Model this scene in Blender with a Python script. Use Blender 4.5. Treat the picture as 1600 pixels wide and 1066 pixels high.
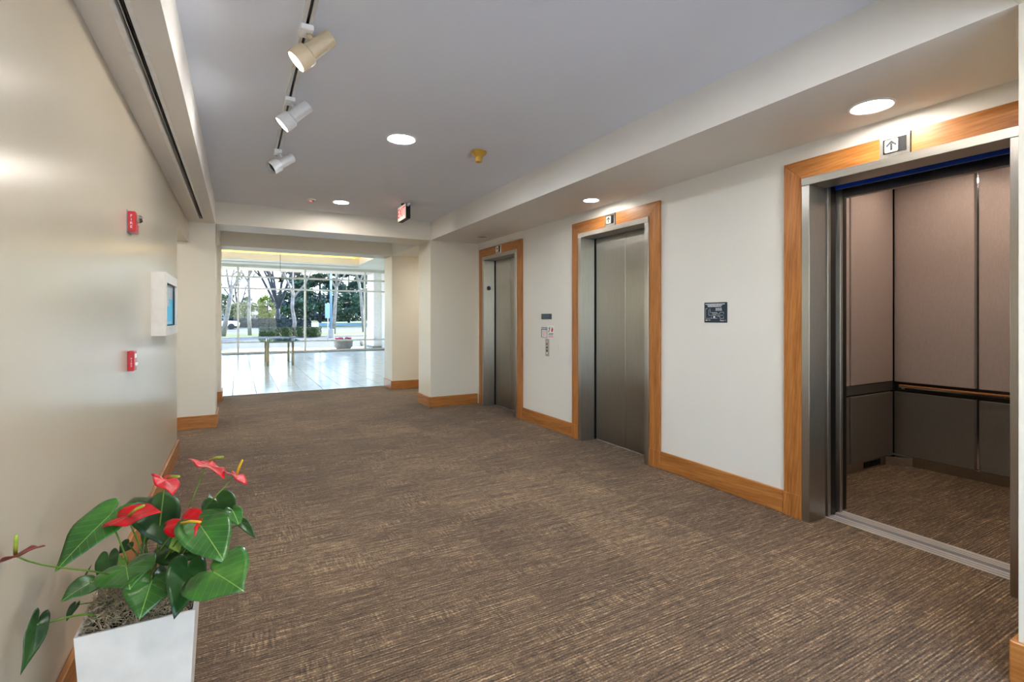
import bpy, bmesh, math, random
from mathutils import Vector, Matrix
random.seed(7)
sc = bpy.context.scene
for o in list(bpy.data.objects): bpy.data.objects.remove(o)
COL = sc.collection

# ------------------------------------------------------------------ camera
FPX, CXP, HYP, VXP, EYE = 780., 800., 496., 372.5, 1.30
TH = math.atan((CXP - VXP) / FPX); SN, CS = math.sin(TH), math.cos(TH)
cam = bpy.data.cameras.new('camera'); cam_o = bpy.data.objects.new('camera', cam); COL.objects.link(cam_o)
cam.sensor_width = 36; cam.lens = 36 * FPX / 1600
cam.shift_y = -(533 - HYP) / 1600
cam.clip_start = .02; cam.clip_end = 900
cam_o.location = (0, 0, EYE); cam_o.rotation_euler = (math.pi / 2, 0, -TH)
sc.camera = cam_o
sc.view_settings.view_transform = 'Standard'; sc.view_settings.look = 'None'
sc.view_settings.gamma = 1; sc.view_settings.use_curve_mapping = False
sc.view_settings.exposure = 1.3
try:
    sc.cycles.max_bounces = 12; sc.cycles.diffuse_bounces = 9; sc.cycles.glossy_bounces = 5
    sc.cycles.transparent_max_bounces = 12; sc.cycles.caustics_reflective = False; sc.cycles.caustics_refractive = False
    sc.cycles.sample_clamp_indirect = 10
except Exception: pass

# ------------------------------------------------------------------ world and sun
SUN_DIR = Vector((.62, .55, .62)).normalized()          # towards the sun
w = bpy.data.worlds.new('sky'); sc.world = w; w.use_nodes = True
nt = w.node_tree; nt.nodes.clear()
wo = nt.nodes.new('ShaderNodeOutputWorld'); bg = nt.nodes.new('ShaderNodeBackground')
sky = nt.nodes.new('ShaderNodeTexSky'); sky.sky_type = 'NISHITA'; sky.sun_disc = False
sky.sun_elevation = math.asin(SUN_DIR.z); sky.sun_rotation = math.atan2(SUN_DIR.x, SUN_DIR.y)
sky.air_density = 1.0; sky.dust_density = .6; sky.ozone_density = 1.0
tc = nt.nodes.new('ShaderNodeTexCoord'); mp = nt.nodes.new('ShaderNodeMapping'); mp.inputs['Scale'].default_value = (3, 3, 9)
cn = nt.nodes.new('ShaderNodeTexNoise'); cn.inputs['Scale'].default_value = 1.6; cn.inputs['Detail'].default_value = 6
cr = nt.nodes.new('ShaderNodeValToRGB'); cr.color_ramp.elements[0].position = .44; cr.color_ramp.elements[1].position = .66
mx = nt.nodes.new('ShaderNodeMixRGB'); mx.inputs['Color2'].default_value = (2.6, 3.2, 4.0, 1)
nt.links.new(tc.outputs['Generated'], mp.inputs['Vector']); nt.links.new(mp.outputs['Vector'], cn.inputs['Vector'])
nt.links.new(cn.outputs['Fac'], cr.inputs['Fac']); nt.links.new(cr.outputs['Color'], mx.inputs['Fac'])
nt.links.new(sky.outputs['Color'], mx.inputs['Color1']); nt.links.new(mx.outputs['Color'], bg.inputs['Color'])
bg.inputs['Strength'].default_value = 0.6
nt.links.new(bg.outputs['Background'], wo.inputs['Surface'])
sl = bpy.data.lights.new('sun', 'SUN'); sl.energy = 8.5; sl.angle = .01; sl.color = (1, .97, .93)
so = bpy.data.objects.new('sun', sl); COL.objects.link(so); so.location = (40, 60, 60)
so.rotation_euler = (-SUN_DIR).to_track_quat('-Z', 'Y').to_euler()
LAMP = .88          # scale of all interior lamps

# ------------------------------------------------------------------ material helpers
def srgb(r, g, b):
    f = lambda v: (v / 255 / 12.92) if v / 255 <= .04045 else ((v / 255 + .055) / 1.055) ** 2.4
    return (f(r), f(g), f(b), 1)
class Mat:
    def __init__(s, name, col=(.5, .5, .5, 1), rough=.5, metal=0., spec=.5, **kw):
        s.m = bpy.data.materials.new(name); s.m.use_nodes = True; s.t = s.m.node_tree
        s.b = s.t.nodes['Principled BSDF']; s.out = s.t.nodes['Material Output']
        s.b.inputs['Base Color'].default_value = col; s.b.inputs['Roughness'].default_value = rough
        s.b.inputs['Metallic'].default_value = metal; s.b.inputs['Specular IOR Level'].default_value = spec
        for k, v in kw.items(): s.b.inputs[k.replace('_', ' ')].default_value = v
    def n(s, typ, **kw):
        nd = s.t.nodes.new('ShaderNode' + typ)
        for k, v in kw.items():
            if hasattr(nd, k) and k not in nd.inputs: setattr(nd, k, v)
            else: nd.inputs[k].default_value = v
        return nd
    def l(s, a, b): s.t.links.new(a, b)
    def pos(s, scale=(1, 1, 1), rot=(0, 0, 0), obj=False):
        mpn = s.n('Mapping'); mpn.inputs['Scale'].default_value = scale; mpn.inputs['Rotation'].default_value = rot
        if obj: s.l(s.n('TexCoord').outputs['Object'], mpn.inputs['Vector'])
        else: s.l(s.n('NewGeometry').outputs['Position'], mpn.inputs['Vector'])
        return mpn.outputs['Vector']
    def noise(s, vec, scale=1, detail=2, rough=.5):
        nd = s.n('TexNoise'); nd.inputs['Scale'].default_value = scale; nd.inputs['Detail'].default_value = detail
        nd.inputs['Roughness'].default_value = rough; s.l(vec, nd.inputs['Vector']); return nd.outputs['Fac']
    def ramp(s, fac, stops):
        nd = s.n('ValToRGB'); cr = nd.color_ramp
        while len(cr.elements) < len(stops): cr.elements.new(.5)
        for e, (p, c) in zip(cr.elements, stops): e.position = p; e.color = c if len(c) == 4 else (*c, 1)
        s.l(fac, nd.inputs['Fac']); return nd.outputs['Color']
    def math(s, op, a, b=None, c=None):
        nd = s.n('Math', operation=op)
        for i, v in enumerate((a, b, c)):
            if v is None: continue
            if isinstance(v, (int, float)): nd.inputs[i].default_value = v
            else: s.l(v, nd.inputs[i])
        return nd.outputs[0]
    def mix(s, fac, a, b, typ='MIX'):
        nd = s.n('MixRGB'); nd.blend_type = typ
        for k, v in (('Fac', fac), ('Color1', a), ('Color2', b)):
            if isinstance(v, (int, float)): nd.inputs[k].default_value = v
            elif isinstance(v, tuple): nd.inputs[k].default_value = v
            else: s.l(v, nd.inputs[k])
        return nd.outputs['Color']
    def col(s, c): s.l(c, s.b.inputs['Base Color'])
    def bump(s, h, strength=.2, dist=.002):
        nd = s.n('Bump'); nd.inputs['Strength'].default_value = strength; nd.inputs['Distance'].default_value = dist
        s.l(h, nd.inputs['Height']); s.l(nd.outputs['Normal'], s.b.inputs['Normal'])
M = {}
def plain(name, rgb, rough=.5, metal=0., spec=.5, **kw):
    mt = Mat(name, srgb(*rgb), rough, metal, spec, **kw)
    f = mt.noise(mt.pos(obj=True), 14, 3)
    c = srgb(*rgb)
    mt.col(mt.ramp(f, [(.3, (c[0] * .93, c[1] * .93, c[2] * .93)), (.7, (min(1, c[0] * 1.05), min(1, c[1] * 1.05), min(1, c[2] * 1.05)))]))
    M[name] = mt.m; return mt
def paint(name, rgb, rough, spec=.5, bumps=.06):
    mt = Mat(name, srgb(*rgb), rough, 0, spec)
    c = srgb(*rgb); f = mt.noise(mt.pos(), .9, 3)
    mt.col(mt.ramp(f, [(.3, (c[0] * .97, c[1] * .97, c[2] * .97)), (.7, (c[0] * 1.02, c[1] * 1.02, c[2] * 1.02))]))
    mt.bump(mt.noise(mt.pos(), 240, 2), bumps, .002); M[name] = mt.m
paint('paint_beige', (190, 178, 158), .22, .6, .08)
paint('paint_cream', (226, 225, 219), .45, .45, .05)
paint('paint_portal', (223, 217, 202), .42, .45, .05)
paint('paint_ceiling', (234, 240, 251), .7, .3, .03)
paint('paint_soffit', (234, 232, 226), .6, .3, .03)
paint('paint_lobby', (232, 232, 220), .6, .3, .03)
plain('white_plastic', (236, 236, 234), .35)
plain('white_lacquer', (228, 220, 210), .3)
plain('black_plastic', (16, 17, 20), .55, 0., .25)
plain('grey_plastic', (120, 124, 128), .4)
plain('red_paint', (190, 24, 34), .3)
plain('gold_plastic', (196, 152, 62), .45)
plain('beige_metal', (206, 186, 152), .35)
plain('pale_metal', (214, 214, 212), .35)
plain('navy_sign', (22, 46, 62), .35)
plain('print_white', (236, 238, 240), .5)
plain('print_red', (205, 40, 50), .5)
plain('print_black', (18, 20, 22), .5)
plain('print_teal', (70, 104, 118), .5)
plain('dark_metal', (62, 58, 52), .35, .9)
plain('rubber', (10, 14, 16), .4)
plain('blue_strip', (20, 70, 190), .35)
plain('blue_gap', (14, 40, 74), .9, 0., .1)
plain('chrome', (225, 225, 228), .12, 1.)
plain('soil', (50, 36, 26), .9)
plain('cove_plaster', (236, 220, 170), .7)
def wood(name, vec_scale):
    mt = Mat(name, rough=.36, spec=.45)
    p = mt.pos(vec_scale); f1 = mt.noise(p, 1, 5, .62)
    wv = mt.n('TexWave'); wv.wave_type = 'BANDS'; wv.bands_direction = 'DIAGONAL'; wv.inputs['Scale'].default_value = 1.1
    wv.inputs['Distortion'].default_value = 7; wv.inputs['Detail'].default_value = 3; wv.inputs['Detail Scale'].default_value = 1.2
    mt.l(p, wv.inputs['Vector'])
    f2 = mt.noise(mt.pos(tuple(6 * v for v in vec_scale)), 1, 2)
    h = mt.math('ADD', mt.math('MULTIPLY', f1, .72), mt.math('MULTIPLY', wv.outputs['Fac'], .10))
    h = mt.math('ADD', h, mt.math('MULTIPLY', f2, .18))
    mt.col(mt.ramp(h, [(.30, srgb(136, 82, 36)), (.5, srgb(170, 109, 52)), (.70, srgb(190, 132, 72))]))
    mt.bump(f2, .08, .001); M[name] = mt.m
wood('wood_upright', (26, 26, 2.2)); wood('wood_along_y', (26, 2.2, 26)); wood('wood_along_x', (2.2, 26, 26))
def steel(name, rgb, rough, aniso, brush, rot=0., metal=1.):
    mt = Mat(name, srgb(*rgb), rough, metal)
    mt.b.inputs['Anisotropic'].default_value = aniso; mt.b.inputs['Anisotropic Rotation'].default_value = rot
    tg = mt.n('Tangent'); tg.direction_type = 'RADIAL'; tg.axis = 'Z'; mt.l(tg.outputs['Tangent'], mt.b.inputs['Tangent'])
    f = mt.noise(mt.pos(brush), 1, 2); c = srgb(*rgb)
    mt.col(mt.ramp(f, [(.25, tuple(.86 * v for v in c[:3])), (.75, tuple(1.08 * v for v in c[:3]))]))
    r = mt.math('MULTIPLY_ADD', f, .12, rough - .06); mt.l(r, mt.b.inputs['Roughness'])
    M[name] = mt.m
steel('brushed_steel', (182, 178, 170), .36, .96, (420, 420, 6))
steel('door_steel', (174, 170, 160), .37, .97, (420, 420, 5))
steel('header_steel', (176, 172, 162), .34, .6, (420, 6, 420))
steel('sill_aluminium', (196, 190, 186), .5, .2, (420, 5, 420), 0., .35)
def panel_mat(name, rgb, metal, rough, contrast):
    mt = Mat(name, srgb(*rgb), rough, metal, .4); c = srgb(*rgb)
    f1 = mt.noise(mt.pos((520, 520, 26)), 1, 2); f2 = mt.noise(mt.pos((60, 60, 520)), 1, 2)
    f = mt.math('ADD', mt.math('MULTIPLY', f1, .55), mt.math('MULTIPLY', f2, .45))
    mt.col(mt.ramp(f, [(.3, tuple((1 - contrast) * v for v in c[:3])), (.7, tuple((1 + contrast) * v for v in c[:3]))]))
    mt.bump(f, .15, .001); M[name] = mt.m
panel_mat('car_upper', (180, 166, 160), .15, .5, .14)
panel_mat('car_lower', (134, 128, 120), .55, .42, .10)
# carpet: rows run across the corridor, broken by short pale dashes
mt = Mat('carpet', rough=.85, spec=.35); mt.b.inputs['Sheen Weight'].default_value = .08; mt.b.inputs['Sheen Roughness'].default_value = .5; mt.b.inputs['Sheen Tint'].default_value = (.85, .93, 1, 1)
rows = mt.noise(mt.pos((3.2, 105, 1)), 1, 3, .6)
loops = mt.noise(mt.pos((120, 150, 1)), 1, 1)
dash = mt.noise(mt.pos((22, 120, 1)), 1, 2)
cross = mt.noise(mt.pos((95, 12, 1)), 1, 1)
patch = mt.noise(mt.pos((2.2, 4.2, 1)), 1, 3)
big = mt.noise(mt.pos((.7, 1.0, 1)), 1, 2)
ck = mt.n('TexWhiteNoise'); ck.noise_dimensions = '2D'
sn = mt.n('VectorMath', operation='SNAP'); sn.inputs[1].default_value = (.61, .61, 10)
mt.l(mt.pos(), sn.inputs[0]); mt.l(sn.outputs[0], ck.inputs['Vector'])
pm = mt.ramp(patch, [(.50, (0, 0, 0)), (.62, (1, 1, 1))])
h = mt.math('ADD', mt.math('MULTIPLY', rows, .40), mt.math('MULTIPLY', dash, .25))
sy = mt.n('SeparateXYZ'); mt.l(mt.pos(), sy.inputs[0])
rib = mt.math('SINE', mt.math('ADD', mt.math('MULTIPLY', sy.outputs['Y'], 470), mt.math('MULTIPLY', patch, 2.5)))
h = mt.math('ADD', h, mt.math('MULTIPLY_ADD', rib, .035, .045))
h = mt.math('ADD', h, mt.math('MULTIPLY', loops, .22))
xc = mt.math('MULTIPLY', mt.math('SUBTRACT', cross, .46), .24)
h = mt.math('ADD', h, mt.math('MULTIPLY', xc, pm))
h = mt.math('ADD', h, mt.math('MULTIPLY', mt.math('SUBTRACT', big, .5), .10))
h = mt.math('ADD', h, mt.math('MULTIPLY', mt.math('SUBTRACT', ck.outputs['Value'], .5), .03))
mt.col(mt.ramp(h, [(.37, srgb(49, 36, 25)), (.455, srgb(89, 69, 49)), (.53, srgb(121, 97, 71)), (.615, srgb(188, 160, 124))]))
mt.bump(mt.math('ADD', mt.math('MULTIPLY', rows, .6), mt.math('MULTIPLY', loops, .5)), .5, .006)
M['carpet'] = mt.m
# lobby tile
mt = Mat('lobby_tile', rough=.16, spec=.7); f = mt.noise(mt.pos(), 5, 5, .6)
mt.col(mt.ramp(f, [(.3, srgb(178, 196, 212)), (.7, srgb(194, 210, 224))])); mt.bump(mt.noise(mt.pos((3, 30, 3)), 4, 2), .05, .001); M['lobby_tile'] = mt.m
plain('grout', (84, 92, 98), .8)
def emit(name, rgb, strength):
    mt = Mat(name, srgb(*rgb), .4); mt.b.inputs['Emission Color'].default_value = srgb(*rgb)
    f = mt.noise(mt.pos(obj=True), 30, 1); mt.l(mt.math('MULTIPLY_ADD', f, strength * .1, strength * .95), mt.b.inputs['Emission Strength']); M[name] = mt.m
emit('lamp_lens', (255, 248, 240), 150 * LAMP)
emit('lamp_lens_cool', (240, 247, 255), 150 * LAMP)
emit('spot_lens', (255, 250, 244), 95 * LAMP)
emit('added_lobby_lens', (244, 249, 255), 62 * LAMP)
emit('soffit_lens', (255, 246, 234), 60 * LAMP)
emit('car_lens', (255, 232, 210), 120 * LAMP)
emit('cove_strip', (255, 214, 130), 15 * LAMP)
emit('led_red', (255, 40, 40), 4)
emit('arrow_glow', (206, 198, 178), .04)
emit('exit_glow', (255, 236, 226), .12)
emit('exit_letters', (235, 16, 36), .25)
emit('poster_added_glow', (64, 156, 190), .35)  # emission added to the display case poster to brighten it
# glass: thin, see-through with a Fresnel reflection
def glass(name, tint, grazing=.5, head_on=.02):
    mt = Mat(name); mt.t.nodes.remove(mt.b)
    tr = mt.n('BsdfTransparent'); tr.inputs['Color'].default_value = (*tint, 1)
    gl = mt.n('BsdfGlossy'); gl.inputs['Roughness'].default_value = .02
    lw = mt.n('LayerWeight'); lw.inputs['Blend'].default_value = .5
    f = mt.math('MULTIPLY_ADD', mt.math('POWER', lw.outputs['Facing'], 5.), grazing, head_on)
    ms = mt.n('MixShader'); mt.l(f, ms.inputs['Fac']); mt.l(tr.outputs[0], ms.inputs[1]); mt.l(gl.outputs[0], ms.inputs[2])
    mt.l(ms.outputs[0], mt.out.inputs['Surface']); M[name] = mt.m
glass('window_glass', (.97, .98, .985), .5, .015); glass('table_glass', (.42, .62, .60), .6, .16); glass('case_glass', (.96, .98, .99), .12, .02)
# foliage
def leafy(name, lo, hi, rough=.55, scale=3.):
    mt = Mat(name, rough=rough, spec=.35); f = mt.noise(mt.pos(), scale, 3)
    mt.col(mt.ramp(f, [(.3, srgb(*lo)), (.7, srgb(*hi))])); M[name] = mt.m
    mt.b.inputs['Subsurface Weight'].default_value = 0
leafy('hedge_leaf', (30, 50, 24), (64, 84, 36), .5, 6)
leafy('dark_hedge_leaf', (12, 30, 40), (26, 46, 48), .5, 3)
leafy('conifer_leaf', (24, 50, 50), (62, 92, 70), .55, .5)
leafy('conifer_leaf_blue', (18, 42, 56), (44, 70, 76), .55, .5)
leafy('bright_leaf', (84, 104, 40), (134, 148, 66), .55, 1.)
leafy('olive_leaf', (70, 88, 62), (116, 126, 90), .55, 1.)
leafy('grass', (46, 62, 14), (74, 88, 26), .8, 2)
leafy('bark_pale', (104, 98, 92), (140, 134, 128), .8, 5)
leafy('bark_dark', (36, 40, 50), (62, 62, 68), .8, 5)
leafy('flower_pink', (206, 60, 110), (236, 120, 160), .5, 20)
leafy('concrete', (128, 126, 120), (152, 148, 142), .8, 4)
leafy('asphalt', (52, 58, 66), (66, 72, 80), .85, 3)
leafy('pavement', (190, 192, 194), (206, 208, 210), .8, 2)
leafy('stucco', (120, 114, 104), (142, 136, 124), .8, 1)
leafy('roof_tile', (126, 120, 116), (150, 142, 134), .8, 2)
leafy('moss', (116, 98, 72), (196, 176, 142), .9, 60)
plain('window_dark', (50, 62, 74), .15)
plain('car_white', (226, 230, 236), .25); plain('car_blue', (70, 120, 170), .25)
plain('pole_blue', (128, 160, 186), .4, .2)
plain('low_wall', (108, 138, 158), .7)
plain('exterior_white', (240, 240, 238), .7)
plain('exterior_soffit', (206, 198, 180), .8)
plain('mullion_metal', (226, 226, 220), .5)
# anthurium
mt = Mat('anthurium_leaf', rough=.30, spec=.5); tcn = mt.n('TexCoord'); sx = mt.n('SeparateXYZ'); mt.l(tcn.outputs['Object'], sx.inputs[0])
ay = mt.math('ABSOLUTE', sx.outputs['Y'])
rib = mt.math('LESS_THAN', ay, .0012)
vv = mt.math('FRACT', mt.math('MULTIPLY', mt.math('SUBTRACT', sx.outputs['X'], mt.math('MULTIPLY', ay, .8)), 42))
vein = mt.math('LESS_THAN', vv, .07)
f = mt.noise(mt.pos(), 9, 3)
base = mt.ramp(f, [(.3, srgb(26, 66, 22)), (.55, srgb(50, 102, 34)), (.75, srgb(86, 138, 48))])
c1 = mt.mix(mt.math('MULTIPLY', vein, .28), base, srgb(120, 160, 70)); c1 = mt.mix(mt.math('MULTIPLY', rib, .6), c1, srgb(150, 180, 90))
mt.col(c1); mt.bump(mt.noise(mt.pos(), 60, 2), .15, .003); M['anthurium_leaf'] = mt.m
leafy('anthurium_leaf_dark', (18, 44, 20), (46, 84, 34), .3, 9)
leafy('anthurium_leaf_pale', (96, 140, 54), (150, 176, 74), .35, 9)
mt = Mat('spathe_red', rough=.3, spec=.28); f = mt.noise(mt.pos(), 30, 3)
mt.col(mt.ramp(f, [(.3, srgb(160, 4, 18)), (.7, srgb(206, 12, 30))])); mt.bump(mt.noise(mt.pos(), 70, 3), .35, .004); M['spathe_red'] = mt.m
leafy('spathe_back', (96, 26, 24), (134, 40, 34), .4, 20)
leafy('spadix_yellow', (226, 176, 40), (240, 200, 70), .5, 60)
leafy('spadix_green', (130, 160, 50), (176, 190, 70), .5, 60)
leafy('stem_green', (62, 96, 34), (116, 140, 56), .45, 20)

# ------------------------------------------------------------------ object helpers
def tag(o, label=None, cat=None, group=None, kind=None):
    if label: o['label'] = label
    if cat: o['category'] = cat
    if group: o['group'] = group
    if kind: o['kind'] = kind
    return o
def empty(name, loc=(0, 0, 0), **kw):
    o = bpy.data.objects.new(name, None); o.empty_display_size = .1; COL.objects.link(o); o.location = loc
    return tag(o, **kw)
def wloc(o):
    p = Vector((0, 0, 0))
    while o is not None: p += o.location; o = o.parent
    return p
def link(name, me, mat, parent=None, org=(0, 0, 0), smooth=False, **kw):
    """me holds coordinates relative to org (a world point)."""
    o = bpy.data.objects.new(name, me); COL.objects.link(o)
    me.materials.append(M[mat] if isinstance(mat, str) else mat)
    if smooth:
        for p in me.polygons: p.use_smooth = True
    o.location = Vector(org)
    if parent is not None: o.parent = parent; o.location = Vector(org) - wloc(parent)
    return tag(o, **kw)
def from_bm(name, bm, mat, parent=None, smooth=False, org=None, **kw):
    if org is None:
        xs = [v.co for v in bm.verts]
        org = Vector([(min(c[i] for c in xs) + max(c[i] for c in xs)) / 2 for i in range(3)]); org.z = min(c.z for c in xs)
    org = Vector(org)
    for v in bm.verts: v.co -= org
    bmesh.ops.recalc_face_normals(bm, faces=bm.faces)
    me = bpy.data.meshes.new(name); bm.to_mesh(me); bm.free()
    return link(name, me, mat, parent, org, smooth, **kw)
def bm_box(bm, x0, x1, y0, y1, z0, z1):
    v = [bm.verts.new((x, y, z)) for z in (z0, z1) for y in (y0, y1) for x in (x0, x1)]
    for f in ((0, 1, 3, 2), (4, 6, 7, 5), (0, 4, 5, 1), (2, 3, 7, 6), (0, 2, 6, 4), (1, 5, 7, 3)): bm.faces.new([v[i] for i in f])
def box(name, mat, parent, x0, x1, y0, y1, z0, z1, bev=0., seg=1, **kw):
    bm = bmesh.new(); bm_box(bm, min(x0, x1), max(x0, x1), min(y0, y1), max(y0, y1), min(z0, z1), max(z0, z1))
    if bev: bmesh.ops.bevel(bm, geom=list(bm.edges), offset=bev, segments=seg, affect='EDGES', profile=.6)
    return from_bm(name, bm, mat, parent, **kw)
def vox(name, mat, solids, holes=(), parent=None, **kw):
    """one connected mesh: union of boxes minus boxes"""
    A = [sorted({round(b[i], 5) for b in list(solids) + list(holes) for i in (2 * k, 2 * k + 1)}) for k in range(3)]
    def solid(i, j, k):
        if min(i, j, k) < 0 or i >= len(A[0]) - 1 or j >= len(A[1]) - 1 or k >= len(A[2]) - 1: return False
        c = [(A[d][q] + A[d][q + 1]) / 2 for d, q in enumerate((i, j, k))]
        ins = lambda b: all(b[2 * d] < c[d] < b[2 * d + 1] for d in range(3))
        return any(map(ins, solids)) and not any(map(ins, holes))
    bm = bmesh.new(); vs = {}
    def V(i, j, k):
        if (i, j, k) not in vs: vs[i, j, k] = bm.verts.new((A[0][i], A[1][j], A[2][k]))
        return vs[i, j, k]
    for i in range(len(A[0]) - 1):
        for j in range(len(A[1]) - 1):
            for k in range(len(A[2]) - 1):
                if not solid(i, j, k): continue
                for d, f in (((-1, 0, 0), ((0, 0, 0), (0, 0, 1), (0, 1, 1), (0, 1, 0))), ((1, 0, 0), ((1, 0, 0), (1, 1, 0), (1, 1, 1), (1, 0, 1))),
                             ((0, -1, 0), ((0, 0, 0), (1, 0, 0), (1, 0, 1), (0, 0, 1))), ((0, 1, 0), ((0, 1, 0), (0, 1, 1), (1, 1, 1), (1, 1, 0))),
                             ((0, 0, -1), ((0, 0, 0), (0, 1, 0), (1, 1, 0), (1, 0, 0))), ((0, 0, 1), ((0, 0, 1), (1, 0, 1), (1, 1, 1), (0, 1, 1)))):
                    if not solid(i + d[0], j + d[1], k + d[2]): bm.faces.new([V(i + a, j + b, k + c) for a, b, c in f])
    kw.setdefault('kind', 'structure')
    return from_bm(name, bm, mat, parent, **kw)
def ring_frame(d):
    d = Vector(d).normalized(); a = Vector((0, 0, 1)) if abs(d.z) < .9 else Vector((1, 0, 0))
    x = d.cross(a).normalized(); return x, d.cross(x).normalized()
def bm_tube(bm, pts, rad, n=8, cap=True):
    pts = [Vector(p) for p in pts]; rings = []
    if isinstance(rad, (int, float)): rad = [rad] * len(pts)
    for i, p in enumerate(pts):
        d = (pts[min(i + 1, len(pts) - 1)] - pts[max(i - 1, 0)])
        x, y = ring_frame(d)
        if rings:      # keep the ring from twisting
            x = (px_ - d.normalized() * px_.dot(d.normalized())).normalized(); y = d.normalized().cross(x)
        px_ = x
        rings.append([bm.verts.new(p + (x * math.cos(t) + y * math.sin(t)) * rad[i]) for t in [2 * math.pi * k / n for k in range(n)]])
    for a, b in zip(rings, rings[1:]):
        for k in range(n): bm.faces.new((a[k], a[(k + 1) % n], b[(k + 1) % n], b[k]))
    if cap:
        bm.faces.new(rings[0][::-1]); bm.faces.new(rings[-1])
def tube(name, mat, parent, pts, rad, n=10, smooth=True, **kw):
    bm = bmesh.new(); bm_tube(bm, pts, rad, n); return from_bm(name, bm, mat, parent, smooth, **kw)
def lathe(name, mat, parent, profile, axis_p, axis_d=(0, 0, 1), n=32, smooth=True, loop=False, **kw):
    """profile = [(radius, distance along axis)]"""
    bm = bmesh.new(); d = Vector(axis_d).normalized(); x, y = ring_frame(d); p0 = Vector(axis_p); rings = []
    for r, h in profile:
        rings.append([bm.verts.new(p0 + d * h + (x * math.cos(t) + y * math.sin(t)) * max(r, 1e-5)) for t in [2 * math.pi * k / n for k in range(n)]])
    for a, b in zip(rings, rings[1:]):
        for k in range(n): bm.faces.new((a[k], a[(k + 1) % n], b[(k + 1) % n], b[k]))
    if loop:
        for k in range(n): bm.faces.new((rings[-1][k], rings[-1][(k + 1) % n], rings[0][(k + 1) % n], rings[0][k]))
    elif profile[0][0] > 1e-4: bm.faces.new(rings[0][::-1])
    if not loop and profile[-1][0] > 1e-4: bm.faces.new(rings[-1])
    bmesh.ops.remove_doubles(bm, verts=bm.verts, dist=2e-5)
    o = from_bm(name, bm, mat, parent, False, **kw)
    if smooth:
        for p in o.data.polygons: p.use_smooth = len(p.vertices) == 4
        try: o.data.set_sharp_from_angle(angle=math.radians(38))
        except Exception: pass
    return o
def prism(name, mat, parent, poly, axis, a0, a1, bev=0., **kw):
    """poly: 2-D points in the plane across 'axis' (the other two axes in x,y,z order), extruded a0..a1"""
    bm = bmesh.new()
    def P(p, a):
        q = list(p); q.insert('xyz'.index(axis), a); return q
    lo = [bm.verts.new(P(p, a0)) for p in poly]; hi = [bm.verts.new(P(p, a1)) for p in poly]
    n = len(poly); bm.faces.new(lo); bm.faces.new(hi)
    for i in range(n): bm.faces.new((lo[i], lo[(i + 1) % n], hi[(i + 1) % n], hi[i]))
    if bev: bmesh.ops.bevel(bm, geom=list(bm.edges), offset=bev, segments=1, affect='EDGES')
    return from_bm(name, bm, mat, parent, **kw)
def text(name, body, mat, parent, loc, right, up, size, depth=.0006, align='CENTER'):
    cu = bpy.data.curves.new('t', 'FONT'); cu.body = body; cu.size = size; cu.align_x = align; cu.align_y = 'CENTER'; cu.extrude = depth
    to = bpy.data.objects.new('t', cu); COL.objects.link(to); bpy.context.view_layer.update()
    me = bpy.data.meshes.new_from_object(to.evaluated_get(bpy.context.evaluated_depsgraph_get()))
    bpy.data.objects.remove(to); r = Vector(right).normalized(); u = Vector(up).normalized(); n = r.cross(u)
    me.transform(Matrix((r, u, n)).transposed().to_4x4()); me.materials.clear()
    return link(name, me, mat, parent, loc)
def at(px, py, D):
    u = (px - CXP) / FPX
    return Vector((D * (SN + u * CS), D * (CS - u * SN), EYE + (HYP - py) / FPX * D))

# ------------------------------------------------------------------ heights and planes (metres)
CEIL, SOF, XR, XL, XSR, XSL = 2.675, 2.412, 3.19, -.507, 2.43, -.24
P0, P1, P2 = (.12, .69), (6.88, 7.42), (8.94, 9.46)      # the three portals, in Y
TOPZ = 2.85
# ------------------------------------------------------------------ the setting
ELEV = [(1, 6.161), (2, 3.787), (3, 1.393)]              # number, centre in Y
OPW, FRW, CSW = .4665, .516, .640                        # half widths: opening, steel frame, casing
OPH, FRH, CSH = 2.137, 2.186, 2.305
vox('floor', 'carpet', [(-4, 3.345, -1.1, 9.47, -.12, 0), (3.345, 6.5, 7.42, 8.94, -.12, 0)],
    [(-4, XL - .15, -1.1, 5.6, -1, 1)])
vox('ceiling', 'paint_ceiling', [(-4, 6.6, -1.25, 9.46, CEIL, TOPZ)])
vox('wall_right', 'paint_cream', [(XR, 3.33, P0[0], P1[0], 0, CEIL)],
    [(3, 4, c - FRW, c + FRW, -1, FRH) for _, c in ELEV])
vox('ceiling_soffit_right', 'paint_soffit', [(XSR, XR, P0[1], P1[0], SOF, CEIL)])
vox('ceiling_soffit_left', 'paint_soffit', [(XL, XSL, -1.1, P1[0], SOF, CEIL)], [(-.384, -.352, -1.0, 6.60, 0, SOF + .06)])
vox('wall_left', 'paint_beige', [(XL - .15, XL, -1.1, P1[0], 0, CEIL)], [(-2, 0, 5.64, P1[0], -1, 2.175)])
vox('wall_hallway', 'paint_cream', [(-4, XL - .15, 5.50, 5.64, 0, CEIL)])
vox('wall_near_portal', 'paint_portal', [(XSR, 3.33, *P0, 0, CEIL), (XSL, XSR, *P0, SOF, CEIL)])
vox('wall_far_portal', 'paint_portal', [(-4, XSL, *P1, 0, CEIL), (XSR, 6.5, *P1, 0, CEIL), (XSL, XSR, *P1, SOF, CEIL)])
vox('wall_lobby_portal', 'paint_portal', [(-4, XSL, *P2, 0, 3.9), (XSR, 6.5, *P2, 0, 3.9), (XSL, XSR, *P2, SOF, 3.9)])
for nm, a, b in (('ceiling_soffit_passage', -4, XSL), ('ceiling_soffit_passage', XSR, 6.5)):
    vox(nm, 'paint_soffit', [(a, b, P1[1], P2[0], SOF, CEIL)])
vox('wall_end_left', 'paint_cream', [(-4.15, -4, -1.25, 20.4, -.1, 3.9)])
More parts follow.
